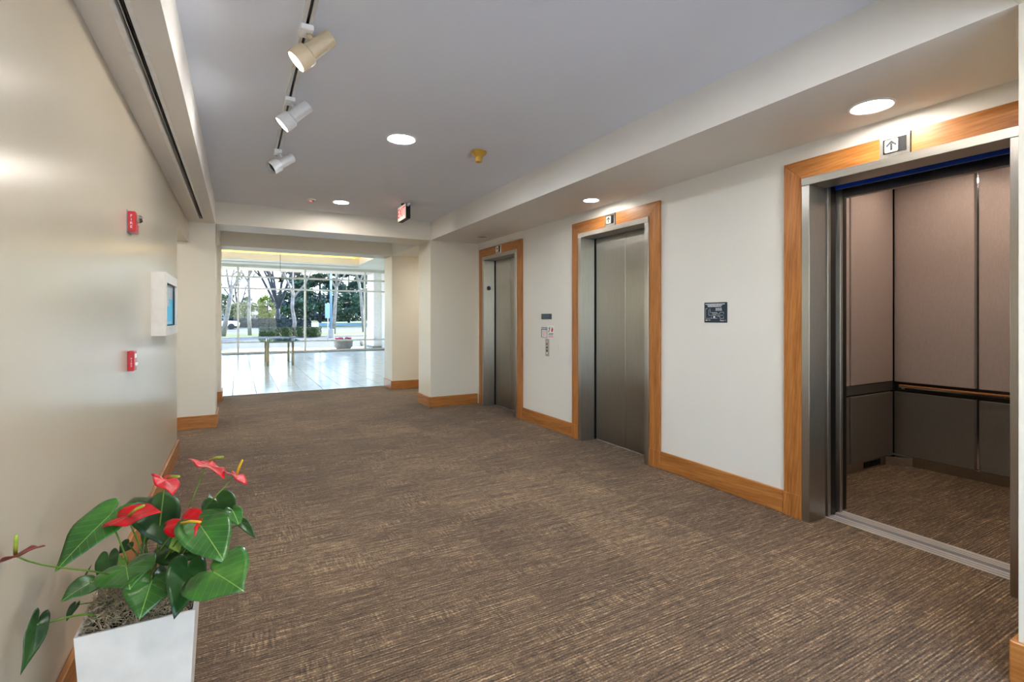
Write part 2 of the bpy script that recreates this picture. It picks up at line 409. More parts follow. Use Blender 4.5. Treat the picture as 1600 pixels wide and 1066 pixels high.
vox('wall_end_right', 'paint_cream', [(6.5, 6.65, -1.25, P2[1], -.1, 3.9)])
BK = -1.1
vox('wall_back', 'paint_cream', [(-4, 6.5, BK - .15, BK, -.1, CEIL)], [(XL + .05, 3.25, BK - 1, BK + 1, .06, 2.62)])
vox('wall_behind_right', 'paint_cream', [(3.33, 3.45, BK, P0[0], 0, CEIL)])
# unseen glazing added behind the viewer to let daylight reach the ceiling
wb = empty('window_added', (1.4, BK - .08, .06), kind='structure')
BX = [-.43, .80, 2.02, 3.22]
for x in BX: box('mullion', 'mullion_metal', wb, x - .027, x + .027, BK - .11, BK - .05, .06, 2.62)
for a_, b_ in zip(BX, BX[1:]):
    for z in (.09, 2.1, 2.59): box('transom', 'mullion_metal', wb, a_ + .027, b_ - .027, BK - .10, BK - .06, z - .03, z + .03)
    for z0, z1 in ((.12, 2.07), (2.13, 2.56)): box('pane', 'window_glass', wb, a_ + .027, b_ - .027, BK - .083, BK - .077, z0, z1)

# baseboards: boards with an eased top edge
def board(name, x0, x1, y0, y1, mat='wood_along_y'):
    return box(name, mat, None, x0, x1, y0, y1, 0, .15, .004, kind='structure')
board('baseboard_left', XL, XL + .02, -1.1, 5.64)
board('baseboard_left_return', XL - .15, XL, 5.64, 5.66, 'wood_along_x')
board('baseboard_right', XR - .018, XR, ELEV[2][1] + CSW, ELEV[1][1] - CSW)
board('baseboard_right', XR - .018, XR, ELEV[1][1] + CSW, ELEV[0][1] - CSW)
board('baseboard_near_column', XSR - .02, XSR, P0[0], P0[1] + .02)
board('baseboard_near_column_return', XSR, XR, P0[1], P0[1] + .02, 'wood_along_x')
board('baseboard_far_column', XSR - .02, XR - .02, P1[0] - .02, P1[0], 'wood_along_x')
board('baseboard_far_column_side', XSR - .02, XSR, P1[0], P1[1] + .02)
board('baseboard_pilaster', -4, XSL + .02, P1[0] - .02, P1[0], 'wood_along_x')
board('baseboard_pilaster_side', XSL, XSL + .02, P1[0], P1[1] + .02)
board('baseboard_lobby_column', XSR - .02, 6.5, P2[0] - .02, P2[0], 'wood_along_x')
board('baseboard_lobby_column_side', XSR - .02, XSR, P2[0], P2[1])
board('baseboard_lobby_pilaster', -4, XSL + .02, P2[0] - .02, P2[0], 'wood_along_x')
board('baseboard_lobby_pilaster_side', XSL, XSL + .02, P2[0], P2[1])
box('trim_1', 'dark_metal', None, XSL + .02, XSR - .02, 9.465, 9.485, 0, .004, kind='structure')

# ------------------------------------------------------------------ lobby
LW = 20.25
lf = vox('floor_lobby', 'grout', [(-4, 6.5, 9.475, LW + .05, -.12, -.004)])
tm = None; TX, TY, J = .357, .72, .009
for i in range(-5, 15):
    for j in range(15):
        x0 = -.082 + TX * i; y0 = 9.49 + TY * j
        x1 = x0 + TX - J; y1 = min(y0 + TY - J, LW - .02)
        if x0 > 5.2 or y1 - y0 < TY - J - 1e-4: continue
        if x0 > 2.43 + (y0 - 9.0) * .30 or x0 < -.30 - (y0 - 9.0) * .06 - .9: continue
        if tm is None:
            bm = bmesh.new(); bm_box(bm, 0, TX - J, 0, TY - J, -.008, 0)
            bmesh.ops.bevel(bm, geom=list(bm.edges), offset=.0015, segments=1, affect='EDGES')
            tm = bpy.data.meshes.new('floor_tile'); bm.to_mesh(tm); bm.free(); tm.materials.append(M['lobby_tile'])
        o = bpy.data.objects.new('floor_tile', tm); COL.objects.link(o); o.parent = lf
        o.location = Vector((x0, y0, 0)) - wloc(lf)
vox('floor_lobby_side', 'lobby_tile', [(-4, -2.0, 9.49, LW, -.01, -.003)], )
LZ = 3.19
vox('ceiling_lobby', 'paint_lobby', [(-4, 6.5, 9.46, LW + .05, LZ, 3.43)], [(-3.6, 3.82, 10.6, 18.5, 0, 9)])
vox('ceiling_coffer', 'cove_plaster', [(-4, 4.2, 10.2, 18.95, 3.86, 4.0)])
vox('wall_coffer', 'cove_plaster', [(-4, 4.2, 10.2, 18.95, 3.43, 3.86)], [(-3.9, 4.1, 10.3, 18.85, 3, 4)])
vox('wall_lobby_right', 'paint_lobby', [(5.25, 5.4, P2[1], LW + .05, 0, LZ)])
vox('wall_lobby_head', 'paint_lobby', [(-4, 6.5, LW - .05, LW + .2, 3.15, 3.9)])
for a in (((-3.5, 3.72), (18.62, 18.66)), ((-3.5, 3.72), (10.44, 10.48))):
    tag(box('cove_light', 'cove_strip', None, *a[0], *a[1], 3.43, 3.445), 'warm light strip hidden on the lobby ceiling cove, ' + ('far lip' if a[1][0] > 15 else 'near lip'), 'cove light')
sd = empty('slot_diffuser', (0, 19.2, LZ), label='long pale slot diffuser in the lobby ceiling in front of the window', cat='air diffuser')
box('frame', 'mullion_metal', sd, -3.5, 3.95, 19.08, 19.16, LZ - .03, LZ, .004); box('slot', 'dark_metal', sd, -3.5, 3.95, 19.17, 19.21, LZ - .012, LZ)
box('frame', 'mullion_metal', sd, -3.5, 3.95, 19.22, 19.30, LZ - .03, LZ, .004)
# window wall
wn = empty('window_1', (1, LW, 0), kind='structure')
MX = [-3.97, -2.22, -.01, 2.205, 4.42, 5.22]; TZ = [.03, .41, 2.335, 2.755, 3.12]
for x in MX: box('mullion', 'mullion_metal', wn, x - .033, x + .033, LW - .06, LW + .06, 0, 3.15, .003)
for a, b in zip(MX, MX[1:]):
    for z in TZ: box('transom', 'mullion_metal', wn, a + .033, b - .033, LW - .05, LW + .05, z - .03, z + .03)
    for z0, z1 in zip(TZ, TZ[1:]): box('pane', 'window_glass', wn, a + .033, b - .033, LW - .005, LW + .005, z0 + .03, z1 - .03)

# ------------------------------------------------------------------ elevator entrances
def entrance(num, c):
    e = empty('door_%d' % num, (XR, c, 0), kind='structure')
    xf = XR - .025
    for sgn in (-1, 1):           # mitred casing legs, plinth blocks, steel jambs
        poly = [(c + sgn * FRW, .15), (c + sgn * CSW, .15), (c + sgn * CSW, CSH), (c + sgn * FRW, FRH)]
        prism('casing_leg', 'wood_upright', e, poly, 'x', xf, XR, .002)
        box('plinth_block', 'wood_upright', e, xf - .004, XR, c + sgn * (FRW - .002), c + sgn * (CSW + .002), 0, .15, .002)
        box('jamb', 'brushed_steel', e, xf - .008, 3.335, c + sgn * OPW, c + sgn * FRW, 0, OPH, .002)
        hp = [(c + sgn * .074, FRH), (c + sgn * FRW, FRH), (c + sgn * CSW, CSH), (c + sgn * .074, CSH)]
        prism('casing_head', 'wood_along_y', e, hp, 'x', xf, XR, .002)
    box('header', 'header_steel', e, xf - .012, 3.335, c - FRW, c + FRW, OPH, FRH, .002)
    # aluminium sill with ridges
    y0, y1 = c - OPW - .02, c + OPW + .02
    prof = [(3.345, -.05), (3.345, .002)]
    for k in range(2):
        x = 3.366 + k * .03
        prof += [(x, .002), (x, -.012), (x + .009, -.012), (x + .009, .002)]
    prof += [(3.432, .002), (3.432, -.05)]
    prism('sill', 'sill_aluminium', e, prof, 'y', y0, y1)
    return e
for num, c in ELEV:
    e = entrance(num, c)
    if num != 3:
        for sgn in (-1, 1):
            dp = box('door_panel', 'door_steel', e, 3.352, 3.385, c + sgn * .0015, c + sgn * (OPW + .03), .006, OPH + .03, .003)
        box('door_gasket', 'rubber', e, 3.345, 3.351, c + OPW - .012, c + OPW + .02, 0, OPH)
    else:
        for sgn in (-1, 1):
            box('door_panel', 'door_steel', e, 3.352, 3.385, c + sgn * (OPW - .006), c + sgn * (OPW + .45), .006, OPH + .03, .003)
    # shaft behind
    if num != 3: vox('wall_shaft_%d' % num, 'paint_cream', [(3.40, 3.46, c - .9, c + .9, 0, CEIL)])
# star of life plate on the far left jamb
c = ELEV[0][1]; yj = c + OPW - .0015
sp = empty('star_plate', (3.24, yj, 1.73), label='small square plate with a dark six pointed star on the farthest elevator jamb', cat='plate')
box('plate', 'beige_metal', sp, 3.205, 3.275, yj - .003, yj, 1.695, 1.765)
for k in range(3):
    a = k * math.pi / 3; dx, dz = math.cos(a + .52) * .033, math.sin(a + .52) * .033; nx, nz = -math.sin(a + .52) * .0105, math.cos(a + .52) * .0105
    prism('star_arm', 'navy_sign', sp, [(3.24 + dx + nx, 1.73 + dz + nz), (3.24 + dx - nx, 1.73 + dz - nz), (3.24 - dx - nx, 1.73 - dz - nz), (3.24 - dx + nx, 1.73 - dz + nz)], 'y', yj - .0045 - k * .0003, yj - .003)
# floor indicators set into the heads of the casings
for num, c in ELEV:
    where = {1: 'farthest closed elevator', 2: 'middle closed elevator', 3: 'open elevator'}[num]
    t = empty('floor_indicator', (XR, c, FRH), label='arrow indicator set in the wooden casing above the ' + where, cat='indicator', group='elevator arrow indicators')
    x = XR - .027
    box('faceplate', 'brushed_steel', t, x - .006, XR, c - .073, c + .073, FRH + .001, CSH, .001)
    box('display', 'black_plastic', t, x - .009, x - .006, c - .055, c + .055, FRH + .02, CSH - .02)
    yc, zc = c + .012, (FRH + CSH) / 2
    bt = box('button', 'arrow_glow', t, x - .014, x - .009, yc - .032, yc + .032, zc - .036, zc + .036, .008, 2)
    xb = x - .0143
    prism('arrow', 'print_black', bt, [(yc - .005, zc - .026), (yc + .005, zc - .026), (yc + .005, zc + .012), (yc - .005, zc + .012)], 'x', xb - .001, xb)
    for sgn in (-1, 1):
        prism('arrow', 'print_black', bt, [(yc, zc + .028), (yc, zc + .014), (yc + sgn * .024, zc - .007), (yc + sgn * .024, zc + .006)], 'x', xb - .0012, xb)

# ------------------------------------------------------------------ the open elevator car
C3 = ELEV[2][1]; CX0, CX1, CY0, CY1, CZ = 3.56, 5.16, C3 - .90, C3 + .90, 2.50
car = empty('elevator_car', ((CX0 + CX1) / 2, C3, 0), label='open elevator car with pinkish upper panels, dark lower panels and a carpet floor', cat='elevator car')
box('car_floor', 'carpet', car, CX0, CX1, CY0 - .02, CY1 + .02, -.10, .001)
prism('car_sill', 'sill_aluminium', car, [(3.476, -.05), (3.476, .002), (3.492, .002), (3.492, -.012), (3.501, -.012), (3.501, .002), (3.518, .002), (3.518, -.012), (3.527, -.012), (3.527, .002), (CX0, .002), (CX0, -.05)], 'y', C3 - OPW - .02, C3 + OPW + .02)
box('sill_gap', 'blue_gap', car, 3.433, 3.475, C3 - OPW - .02, C3 + OPW + .02, -.06, -.03)
box('car_shell', 'dark_metal', car, CX1 + .012, CX1 + .05, CY0 - .05, CY1 + .05, 0, CZ)
for sgn, y in ((1, CY1), (-1, CY0)):
    box('car_shell', 'dark_metal', car, CX0, CX1 + .012, y + sgn * .012, y + sgn * .05, 0, CZ)
box('car_ceiling', 'dark_metal', car, CX0, CX1 + .05, CY0 - .05, CY1 + .05, CZ, CZ + .04)
# rear wall panels: a wide one at each side of narrow reveals
ED = [CY1 - .027, C3 + .32, C3 + .293, C3 - .293, C3 - .32, CY0 + .027]
for y1, y0 in ((ED[0], ED[1]), (ED[2], ED[3]), (ED[4], ED[5])):
    box('upper_panel', 'car_upper', car, CX1 - .03, CX1, y0, y1, .73, CZ - .04, .003)
    box('lower_panel', 'car_lower', car, CX1 - .03, CX1, y0, y1, .085, .64, .003)
for y in ((ED[1] + ED[2]) / 2, (ED[3] + ED[4]) / 2):
    box('reveal_strip', 'chrome', car, CX1 - .004, CX1 + .004, y - .0135, y + .0135, .09, CZ - .04)
box('rail_band', 'dark_metal', car, CX1 - .006, CX1 + .006, CY0, CY1, .645, .725)
for sgn, y in ((1, CY1), (-1, CY0)):
    for x0, x1 in ((CX0 + .06, 4.40), (4.427, CX1 - .06)):
        box('upper_panel', 'car_upper', car, x0, x1, y - sgn * .03, y, .735, CZ - .04, .003)
        box('lower_panel', 'car_lower', car, x0, x1, y - sgn * .03, y, .085, .64, .003)
    box('rail_band', 'brushed_steel', car, CX0 + .05, CX1 - .01, y - sgn * .012, y, .65, .725, .002)
    box('base_strip', 'brushed_steel', car, CX0 + .05, CX1 - .01, y - sgn * .014, y, .001, .082, .002)
    vg = empty('vent_grille', (4.80, y - sgn * .014, .02)); vg.parent = car; vg.location = Vector((4.80, y - sgn * .014, .02)) - wloc(car)
    box('vent_back', 'black_plastic', vg, 4.65, 4.92, y - sgn * .017, y - sgn * .014, .018, .068)
    for k in range(8): box('vent_slat', 'dark_metal', vg, 4.66 + k * .033, 4.672 + k * .033, y - sgn * .020, y - sgn * .017, .02, .066)
box('base_strip', 'brushed_steel', car, CX1 - .016, CX1, CY0, CY1, .001, .082, .002)
prism('corner_gusset', 'chrome', car, [(CX1 - .02, CY1 - .16), (CX1 - .02, CY1 - .014), (CX1 - .15, CY1 - .014)], 'z', .001, .075)
for sgn, y in ((1, CY1), (-1, CY0)):
    box('corner_reveal', 'black_plastic', car, CX1 - .025, CX1, y - sgn * .026, y, .09, CZ - .04)
    # front return and car door
    box('front_return', 'dark_metal', car, CX0 + .005, CX0 + .05, C3 + sgn * (OPW + .015), y - sgn * .001, .003, CZ, .002)
    box('car_door', 'brushed_steel', car, 3.50, 3.53, C3 + sgn * (OPW - .004), C3 + sgn * (OPW + .44), .006, OPH + .03, .003)
    box('door_bumper', 'rubber', car, 3.40, 3.462, C3 + sgn * (OPW + .006), C3 + sgn * (OPW + .03), .004, OPH + .02)
hr = empty('handrail', (CX1 - .09, C3, .70)); hr.parent = car; hr.location = Vector((CX1 - .09, C3, .70)) - wloc(car)
box('rail', 'chrome', hr, CX1 - .10, CX1 - .07, CY0 + .09, CY1 - .09, .686, .70, .003)
box('rail_cap', 'wood_along_y', hr, CX1 - .10, CX1 - .07, CY0 + .09, CY1 - .09, .70, .712, .003)
for y in (CY1 - .12, C3 + .30, C3 - .30, CY0 + .12): box('bracket', 'chrome', hr, CX1 - .09, CX1 - .006, y - .012, y + .012, .672, .686)
box('transom', 'brushed_steel', car, CX0 + .005, CX0 + .05, C3 - OPW - .014, C3 + OPW + .014, 2.105, CZ)
box('door_track', 'black_plastic', car, 3.40, CX0, C3 - .92, C3 + .92, OPH + .035, OPH + .12)
box('track_gasket', 'blue_strip', car, 3.455, 3.470, C3 - OPW - .02, C3 + OPW + .02, OPH + .004, OPH + .034)
for x in (4.0, 4.7):
    for y in (C3 - .5, C3, C3 + .5):
        dl = lathe('car_lamp', 'chrome', car, [(.036, 0), (.05, 0), (.05, -.006), (.036, -.006)], (x, y, CZ), n=20, loop=True)
        lathe('lens', 'car_lens', dl, [(.0, -.002), (.035, -.002), (.035, -.005), (0, -.005)], (x, y, CZ), n=20)
vox('wall_shaft_3', 'paint_cream', [(3.33, 5.5, C3 - 1.16, C3 + 1.16, 0, CEIL)], [(3, 5.4, C3 - 1.1, C3 + 1.1, -1, 2.66)])

# ------------------------------------------------------------------ ceiling fittings
def downlight(x, y, z, r, lens, label, on=True):
    t = empty('recessed_downlight', (x, y, z), label=label, cat='downlight', group='recessed downlights')
    lathe('trim_ring', 'white_plastic', t, [(r, 0), (r * 1.22, 0), (r * 1.22, -.004), (r * 1.12, -.008), (r, -.004)], (x, y, z), loop=True)
    lathe('lens', lens if on else 'grey_plastic', t, [(0, 0), (r, 0), (r, -.0035), (0, -.0035)], (x, y, z))
    return t
downlight(1.10, 3.78, CEIL, .095, 'lamp_lens_cool', 'bright round downlight in the main ceiling left of the smoke detector')
downlight(1.075, 6.205, CEIL, .080, 'lamp_lens', 'bright round downlight in the ceiling near the far beam')
downlight(2.92, C3, SOF, .085, 'soffit_lens', 'bright round downlight in the soffit above the open elevator')
downlight(2.93, ELEV[1][1], SOF, .066, 'soffit_lens', 'bright round downlight in the soffit above the middle elevator')
downlight(2.95, 6.232, SOF, .066, 'lamp_lens', 'unlit round downlight in the soffit above the farthest elevator', False)
for x, y, z, lab in ((1.1, 1.35, CEIL, 'over the near end of the corridor'), (1.1, -.5, CEIL, 'behind the near portal'), (-2.0, 6.25, CEIL, 'in the side hallway'), (3.7, 8.2, SOF, 'in the right cross passage'), (-1.6, 8.2, SOF, 'in the left cross passage')):
    downlight(x, y, z, .09, 'lamp_lens', 'round downlight added out of view ' + lab)  # lamps added out of view to light the corridor and side passages
for x in (-1.8, .6, 2.6):
    for y in (12.2, 16.8): downlight(x, y, 3.86, .14, 'added_lobby_lens', 'large round downlight added out of view in the lobby coffer, %s of the %s row' % ({-1.8: 'leftmost', .6: 'middle', 2.6: 'rightmost'}[x], 'near' if y < 14 else 'far'))  # unseen lamps added to brighten the lobby floor and window frames

# smoke detector
t = empty('smoke_detector', (1.748, 3.764, CEIL), label='mustard coloured smoke detector with a round neck on the ceiling', cat='smoke detector')
lathe('base', 'gold_plastic', t, [(.066, 0), (.068, -.012), (.03, -.048)], (1.748, 3.764, CEIL), n=12, smooth=False)
lathe('sensor_head', 'gold_plastic', t, [(.028, -.048), (.030, -.056), (.030, -.082), (.024, -.088), (0, -.088)], (1.748, 3.764, CEIL), n=20)
t = empty('ceiling_sensor', (.75, 6.236, CEIL), label='tiny white ceiling sensor with a red light near the far beam', cat='sensor')
lathe('body', 'white_plastic', t, [(.05, 0), (.05, -.008), (.03, -.018), (0, -.018)], (.75, 6.236, CEIL))
lathe('indicator', 'led_red', t, [(.008, -.0185), (.008, -.022), (0, -.022)], (.742, 6.225, CEIL), n=12)
lathe('port', 'black_plastic', t, [(.008, -.0185), (.008, -.021), (0, -.021)], (.768, 6.23, CEIL), n=12)
# exit sign
t = empty('exit_sign', (1.755, 5.93, CEIL), label='black and white exit sign with red letters hanging under the ceiling', cat='exit sign')
lathe('canopy', 'black_plastic', t, [(.03, 0), (.03, -.02), (.012, -.03)], (1.755, 5.93, CEIL), n=16)
box('housing', 'black_plastic', t, 1.735, 1.79, 5.77, 6.09, 2.472, 2.65, .004)
fp = box('face_panel', 'exit_glow', t, 1.726, 1.7352, 5.775, 6.085, 2.476, 2.646, .002)
text('lettering', 'EXIT', 'exit_letters', fp, (1.7252, 5.93, 2.561), (0, -1, 0), (0, 0, 1), .155)
for y in (5.74, 6.12): lathe('lamp_head', 'pale_metal', t, [(.012, 0), (.026, -.012), (.026, -.03), (0, -.032)], (1.745, y, 2.645), (-.6, 0, .5), n=16)
# track and spotlights
TXX = .278
lt = empty('lighting_track', (TXX, 2, CEIL), label='long pale lighting track running along the ceiling', cat='lighting track')
vox('channel', 'pale_metal', [(TXX - .022, TXX + .022, .75, 4.62, CEIL - .028, CEIL)], [(TXX - .007, TXX + .007, .76, 4.61, 2, CEIL - .006)], lt, kind='')
box('conductor', 'dark_metal', lt, TXX - .0065, TXX + .0065, .77, 4.60, CEIL - .010, CEIL - .0065)
RIGHT = Vector((CS, -SN, 0)); FWD = Vector((SN, CS, 0)); UP = Vector((0, 0, 1))
for y, mname, lens, lab in ((2.50, 'beige_metal', 'spot_lens', 'beige cylindrical spotlight on the track, nearest and lit'), (3.36, 'pale_metal', 'spot_lens', 'white cylindrical spotlight in the middle of the track, lit'), (4.44, 'pale_metal', 'black_plastic', 'white cylindrical spotlight farthest along the track, unlit')):
    p = Vector((TXX, y, CEIL - .028)); t = empty('track_spotlight', p, label=lab, cat='spotlight', group='spotlights on the ceiling track')
    box('adapter', 'white_plastic', t, p.x - .028, p.x + .028, p.y - .045, p.y + .045, p.z - .026, p.z, .004)
    ax = (-RIGHT * .68 - UP * .68 - FWD * (.25 if y < 4 else .62)).normalized()
    mid = p + Vector((.022, -.012, -.105))
    tube('arm', mname, t, [p + Vector((.008, 0, -.024)), mid + ax * -.035], .010, 10)
    lathe('rear_housing', mname, t, [(.034, -.115), (.039, -.110), (.039, .015)], mid, ax)
    hd = lathe('front_head', mname, t, [(.039, .015), (.051, .022), (.053, .03), (.053, .092), (.047, .092), (.045, .070)], mid, ax)
    lathe('lens', lens, hd, [(0, .066), (.044, .066), (.044, .072), (0, .072)], mid, ax, n=20)
# linear diffuser in the left soffit
t = empty('linear_air_diffuser', (-.368, 3, SOF), label='long black slot air diffuser in the soffit above the left wall', cat='air diffuser')
for k, (y0, y1) in enumerate(((-1.0, 1.2), (1.205, 2.60), (2.605, 4.9), (4.905, 6.60))):
    for x0, x1 in ((-.404, -.385), (-.351, -.332)): box('flange', 'white_plastic', t, x0, x1, y0, y1, SOF - .004, SOF, .001)
    box('slot_back', 'black_plastic', t, -.384, -.352, y0, y1, SOF + .045, SOF + .058)
    box('vane', 'pale_metal', t, -.372, -.370, y0, y1, SOF + .004, SOF + .04)
    box('vane', 'black_plastic', t, -.360, -.357, y0, y1, SOF + .002, SOF + .04)

# ------------------------------------------------------------------ things on the left wall
X = XL
t = empty('fire_strobe', (X, 3.28, 1.747), label='red fire strobe with white lettering high on the left wall', cat='fire alarm')
bd = box('housing', 'red_paint', t, X, X + .036, 3.225, 3.338, 1.747, 1.853, .003)
for k, ch in enumerate('FIRE'): text('lettering', ch, 'print_white', t, (X + .019, 3.2242, 1.828 - k * .019), (1, 0, 0), (0, 0, 1), .019)
for k, ch in enumerate('FIRE'): text('lettering', ch, 'print_white', t, (X + .0368, 3.318, 1.828 - k * .019), (0, 1, 0), (0, 0, 1), .019)
lathe('strobe_lens', 'chrome', t, [(.022, 0), (.022, .014), (.014, .026), (0, .028)], (X + .036, 3.262, 1.818), (1, 0, .1), n=8, smooth=False)
box('back_plate', 'grey_plastic', t, X - .0005, X + .004, 3.222, 3.342, 1.741, 1.859)
t = empty('fire_pull_station', (X, 3.28, 1.018), label='red fire alarm pull station low on the left wall', cat='fire alarm')
box('housing', 'red_paint', t, X, X + .028, 3.242, 3.320, 1.018, 1.123, .003)
box('pull_handle', 'print_white', t, X + .028, X + .036, 3.255, 3.308, 1.045, 1.062, .002)
box('cover_plate', 'print_white', t, X + .028, X + .030, 3.252, 3.311, 1.085, 1.108, .0005)
for k, ch in enumerate('FIRE'): text('lettering', ch, 'print_white', t, (X + .017, 3.2412, 1.083 - k * .0125), (1, 0, 0), (0, 0, 1), .013)
# display case
t = empty('wall_display_case', (X, 4.42, 1.175), label='white wall mounted display case with a glass front on the left wall', cat='display case')
Y0, Y1, Z0, Z1, XF = 4.06, 4.78, 1.175, 1.606, X + .080
vox('body', 'white_lacquer', [(X, XF - .012, Y0, Y1, Z0, Z1)], [(X + .012, 1, Y0 + .06, Y1 - .06, Z0 + .06, Z1 - .06)], t, kind='')
vox('door_frame', 'white_lacquer', [(XF - .0115, XF, Y0, Y1, Z0, Z1)], [(-1, 1, Y0 + .065, Y1 - .065, Z0 + .065, Z1 - .065)], t, kind='')
box('glass', 'case_glass', t, XF - .009, XF - .006, Y0 + .066, Y1 - .066, Z0 + .066, Z1 - .066)
PF = XF - .026 - X
ps = box('poster', 'poster_added_glow', t, X + PF - .003, X + PF, Y0 + .07, Y1 - .07, Z0 + .07, Z1 - .07)
box('poster_top', 'print_white', ps, X + PF, X + PF + .001, Y0 + .07, Y1 - .07, Z1 - .17, Z1 - .07)
prism('poster_mark', 'print_white', ps, [(4.20, 1.40), (4.27, 1.45), (4.33, 1.41), (4.42, 1.46), (4.52, 1.40), (4.52, 1.38), (4.20, 1.38)], 'x', X + PF + .0002, X + PF + .0012)
for k in range(5): box('poster_line', 'print_white', ps, X + PF, X + PF + .0005, 4.20 + k * .09, 4.26 + k * .09, 1.255, 1.27)
vox('inner_frame', 'black_plastic', [(XF - .022, XF - .013, Y0 + .062, Y1 - .062, Z0 + .062, Z1 - .062)], [(-1, 1, Y0 + .072, Y1 - .072, Z0 + .072, Z1 - .072)], t, kind='')

# ------------------------------------------------------------------ things on the right wall
X = XR
t = empty('evacuation_plan_sign', (X, 2.589, 1.26), label='square dark blue floor plan sign between the middle and open elevators', cat='sign')
ya, yb, za, zb = 2.692, 2.486, 1.260, 1.414
bd = box('panel', 'navy_sign', t, X - .006, X, yb, ya, za, zb, .003, 2)
xs = X - .0062
def bar(par, y0, y1, z0, z1, m='print_white', xx=None): box('print_mark', m, par, (xx or xs) - .0006, xx or xs, y0, y1, z0, z1)
rs = random.Random(3)
def words_line(par, y0, y1, z, h, m='print_white', xx=None):
    y = max(y0, y1); end = min(y0, y1)
    while y > end + .004:
        wd = min(rs.uniform(.008, .02), y - end); bar(par, y - wd, y, z - h / 2, z + h / 2, m, xx); y -= wd + .003
words_line(bd, ya - .012, yb + .016, zb - .013, .006); words_line(bd, ya - .03, yb + .04, zb - .022, .005); words_line(bd, ya - .035, yb + .05, zb - .031, .006)
for k in range(3): words_line(bd, yb + .10, yb + .045 + k * -.002, zb - .045 - k * .008, .004)
plan = [((.014, .046), (.014, .122)), ((.014, .046), (.032, .046)), ((.052, .046), (.060, .078)), ((.060, .078), (.120, .078)), ((.120, .078), (.122, .088)), ((.122, .088), (.145, .088)), ((.145, .076), (.178, .076)), ((.145, .076), (.145, .088)), ((.178, .076), (.180, .090)),
        ((.044, .099), (.175, .099)), ((.044, .055), (.044, .099)), ((.014, .122), (.066, .122)), ((.066, .122), (.070, .108)), ((.070, .122), (.120, .122)), ((.122, .108), (.145, .108)), ((.145, .108), (.145, .122)), ((.145, .122), (.178, .122)), ((.178, .106), (.178, .122)), ((.072, .084), (.118, .084)), ((.078, .092), (.112, .092)), ((.086, .112), (.108, .112))]
for (a, b), (a2, b2) in plan:
    p = Vector((xs - .0004, ya - a, zb - b)); q = Vector((xs - .0004, ya - a2, zb - b2)); tube('print_mark', 'print_white', bd, [p, q], .0009, 4, False)
bar(bd, ya - .1, ya - .086, zb - .118, zb - .105)
text('lettering', 'Floor 1', 'print_white', bd, (xs, yb + .035, za + .016), (0, -1, 0), (0, 0, 1), .017)
words_line(bd, ya - .012, ya - .035, za + .018, .007); words_line(bd, ya - .037, ya - .062, za + .019, .004)
# hall call station and notices between the far elevators
t = empty('room_sign', (X, 4.965, 1.278), label='small dark blue rectangular sign above the elevator notices', cat='sign')
bd = box('panel', 'navy_sign', t, X - .012, X, 4.862, 5.07, 1.278, 1.342, .002)
words_line(bd, 5.055, 4.90, 1.325, .008, 'print_teal', X - .0122); words_line(bd, 5.055, 4.90, 1.308, .008, 'print_teal', X - .0122); words_line(bd, 5.03, 4.95, 1.291, .006, 'print_teal', X - .0122)
t = empty('fire_notice', (X, 5.02, 1.059), label='notice with grey border and red print left of the no elevator notice', cat='notice')
bd = box('panel', 'print_teal', t, X - .004, X, 4.957, 5.084, 1.06, 1.182, .001)
bar(bd, 4.962, 5.066, 1.066, 1.152, 'print_white', X - .0042)
words_line(bd, 5.08, 4.965, 1.168, .009, 'print_white', X - .0042)
for k in range(5): words_line(bd, 5.055, 4.975, 1.14 - k * .015, .005, 'print_red', X - .0049)
t = empty('stairs_notice', (X, 4.874, 1.057), label='white notice with black and red pictograms right of the grey notice', cat='notice')
bd = box('panel', 'print_white', t, X - .004, X, 4.808, 4.942, 1.057, 1.203, .001)
xx = X - .0042
tube('print_mark', 'print_black', bd, [(xx - .0004, 4.922, 1.125), (xx - .0004, 4.905, 1.145), (xx - .0004, 4.898, 1.165), (xx - .0004, 4.892, 1.19)], .004, 6)
tube('print_mark', 'print_black', bd, [(xx - .0004, 4.925, 1.175), (xx - .0004, 4.90, 1.168)], .003, 6)
prism('print_mark', 'print_red', bd, [(4.868, 1.135), (4.846, 1.19), (4.824, 1.16), (4.838, 1.13)], 'x', xx - .001, xx)
words_line(bd, 4.91, 4.82, 1.112, .008, 'print_black', xx); words_line(bd, 4.93, 4.82, 1.096, .008, 'print_black', xx); words_line(bd, 4.93, 4.82, 1.074, .010, 'print_red', xx)
t = empty('elevator_call_panel', (X, 4.952, .843), label='narrow steel elevator call panel under the notices', cat='call panel')
bd = box('faceplate', 'brushed_steel', t, X - .005, X, 4.914, 4.990, .843, 1.046, .001)
for z, m in ((1.012, 'pale_metal'), (.985, 'print_red'), (.945, 'print_black'), (.91, 'print_black'), (.88, 'white_plastic')):
    lathe('button', m, t, [(.010, 0), (.010, .004), (.008, .006), (0, .006)], (X - .005, 4.952, z), (-1, 0, 0), n=16)
box('key_slot', 'black_plastic', t, X - .0056, X - .005, 4.942, 4.962, .892, .905)
t = empty('blank_wall_plate', (X, 4.764, .89), label='blank cream wall plate beside the call panel', cat='wall plate')
box('plate', 'paint_cream', t, X - .006, X, 4.715, 4.813, .89, .99, .002)
lathe('screw', 'pale_metal', t, [(.003, 0), (.003, .001), (0, .0012)], (X - .006, 4.764, .925), (-1, 0, 0), n=8); lathe('screw', 'pale_metal', t, [(.003, 0), (.003, .001), (0, .0012)], (X - .006, 4.764, .955), (-1, 0, 0), n=8)

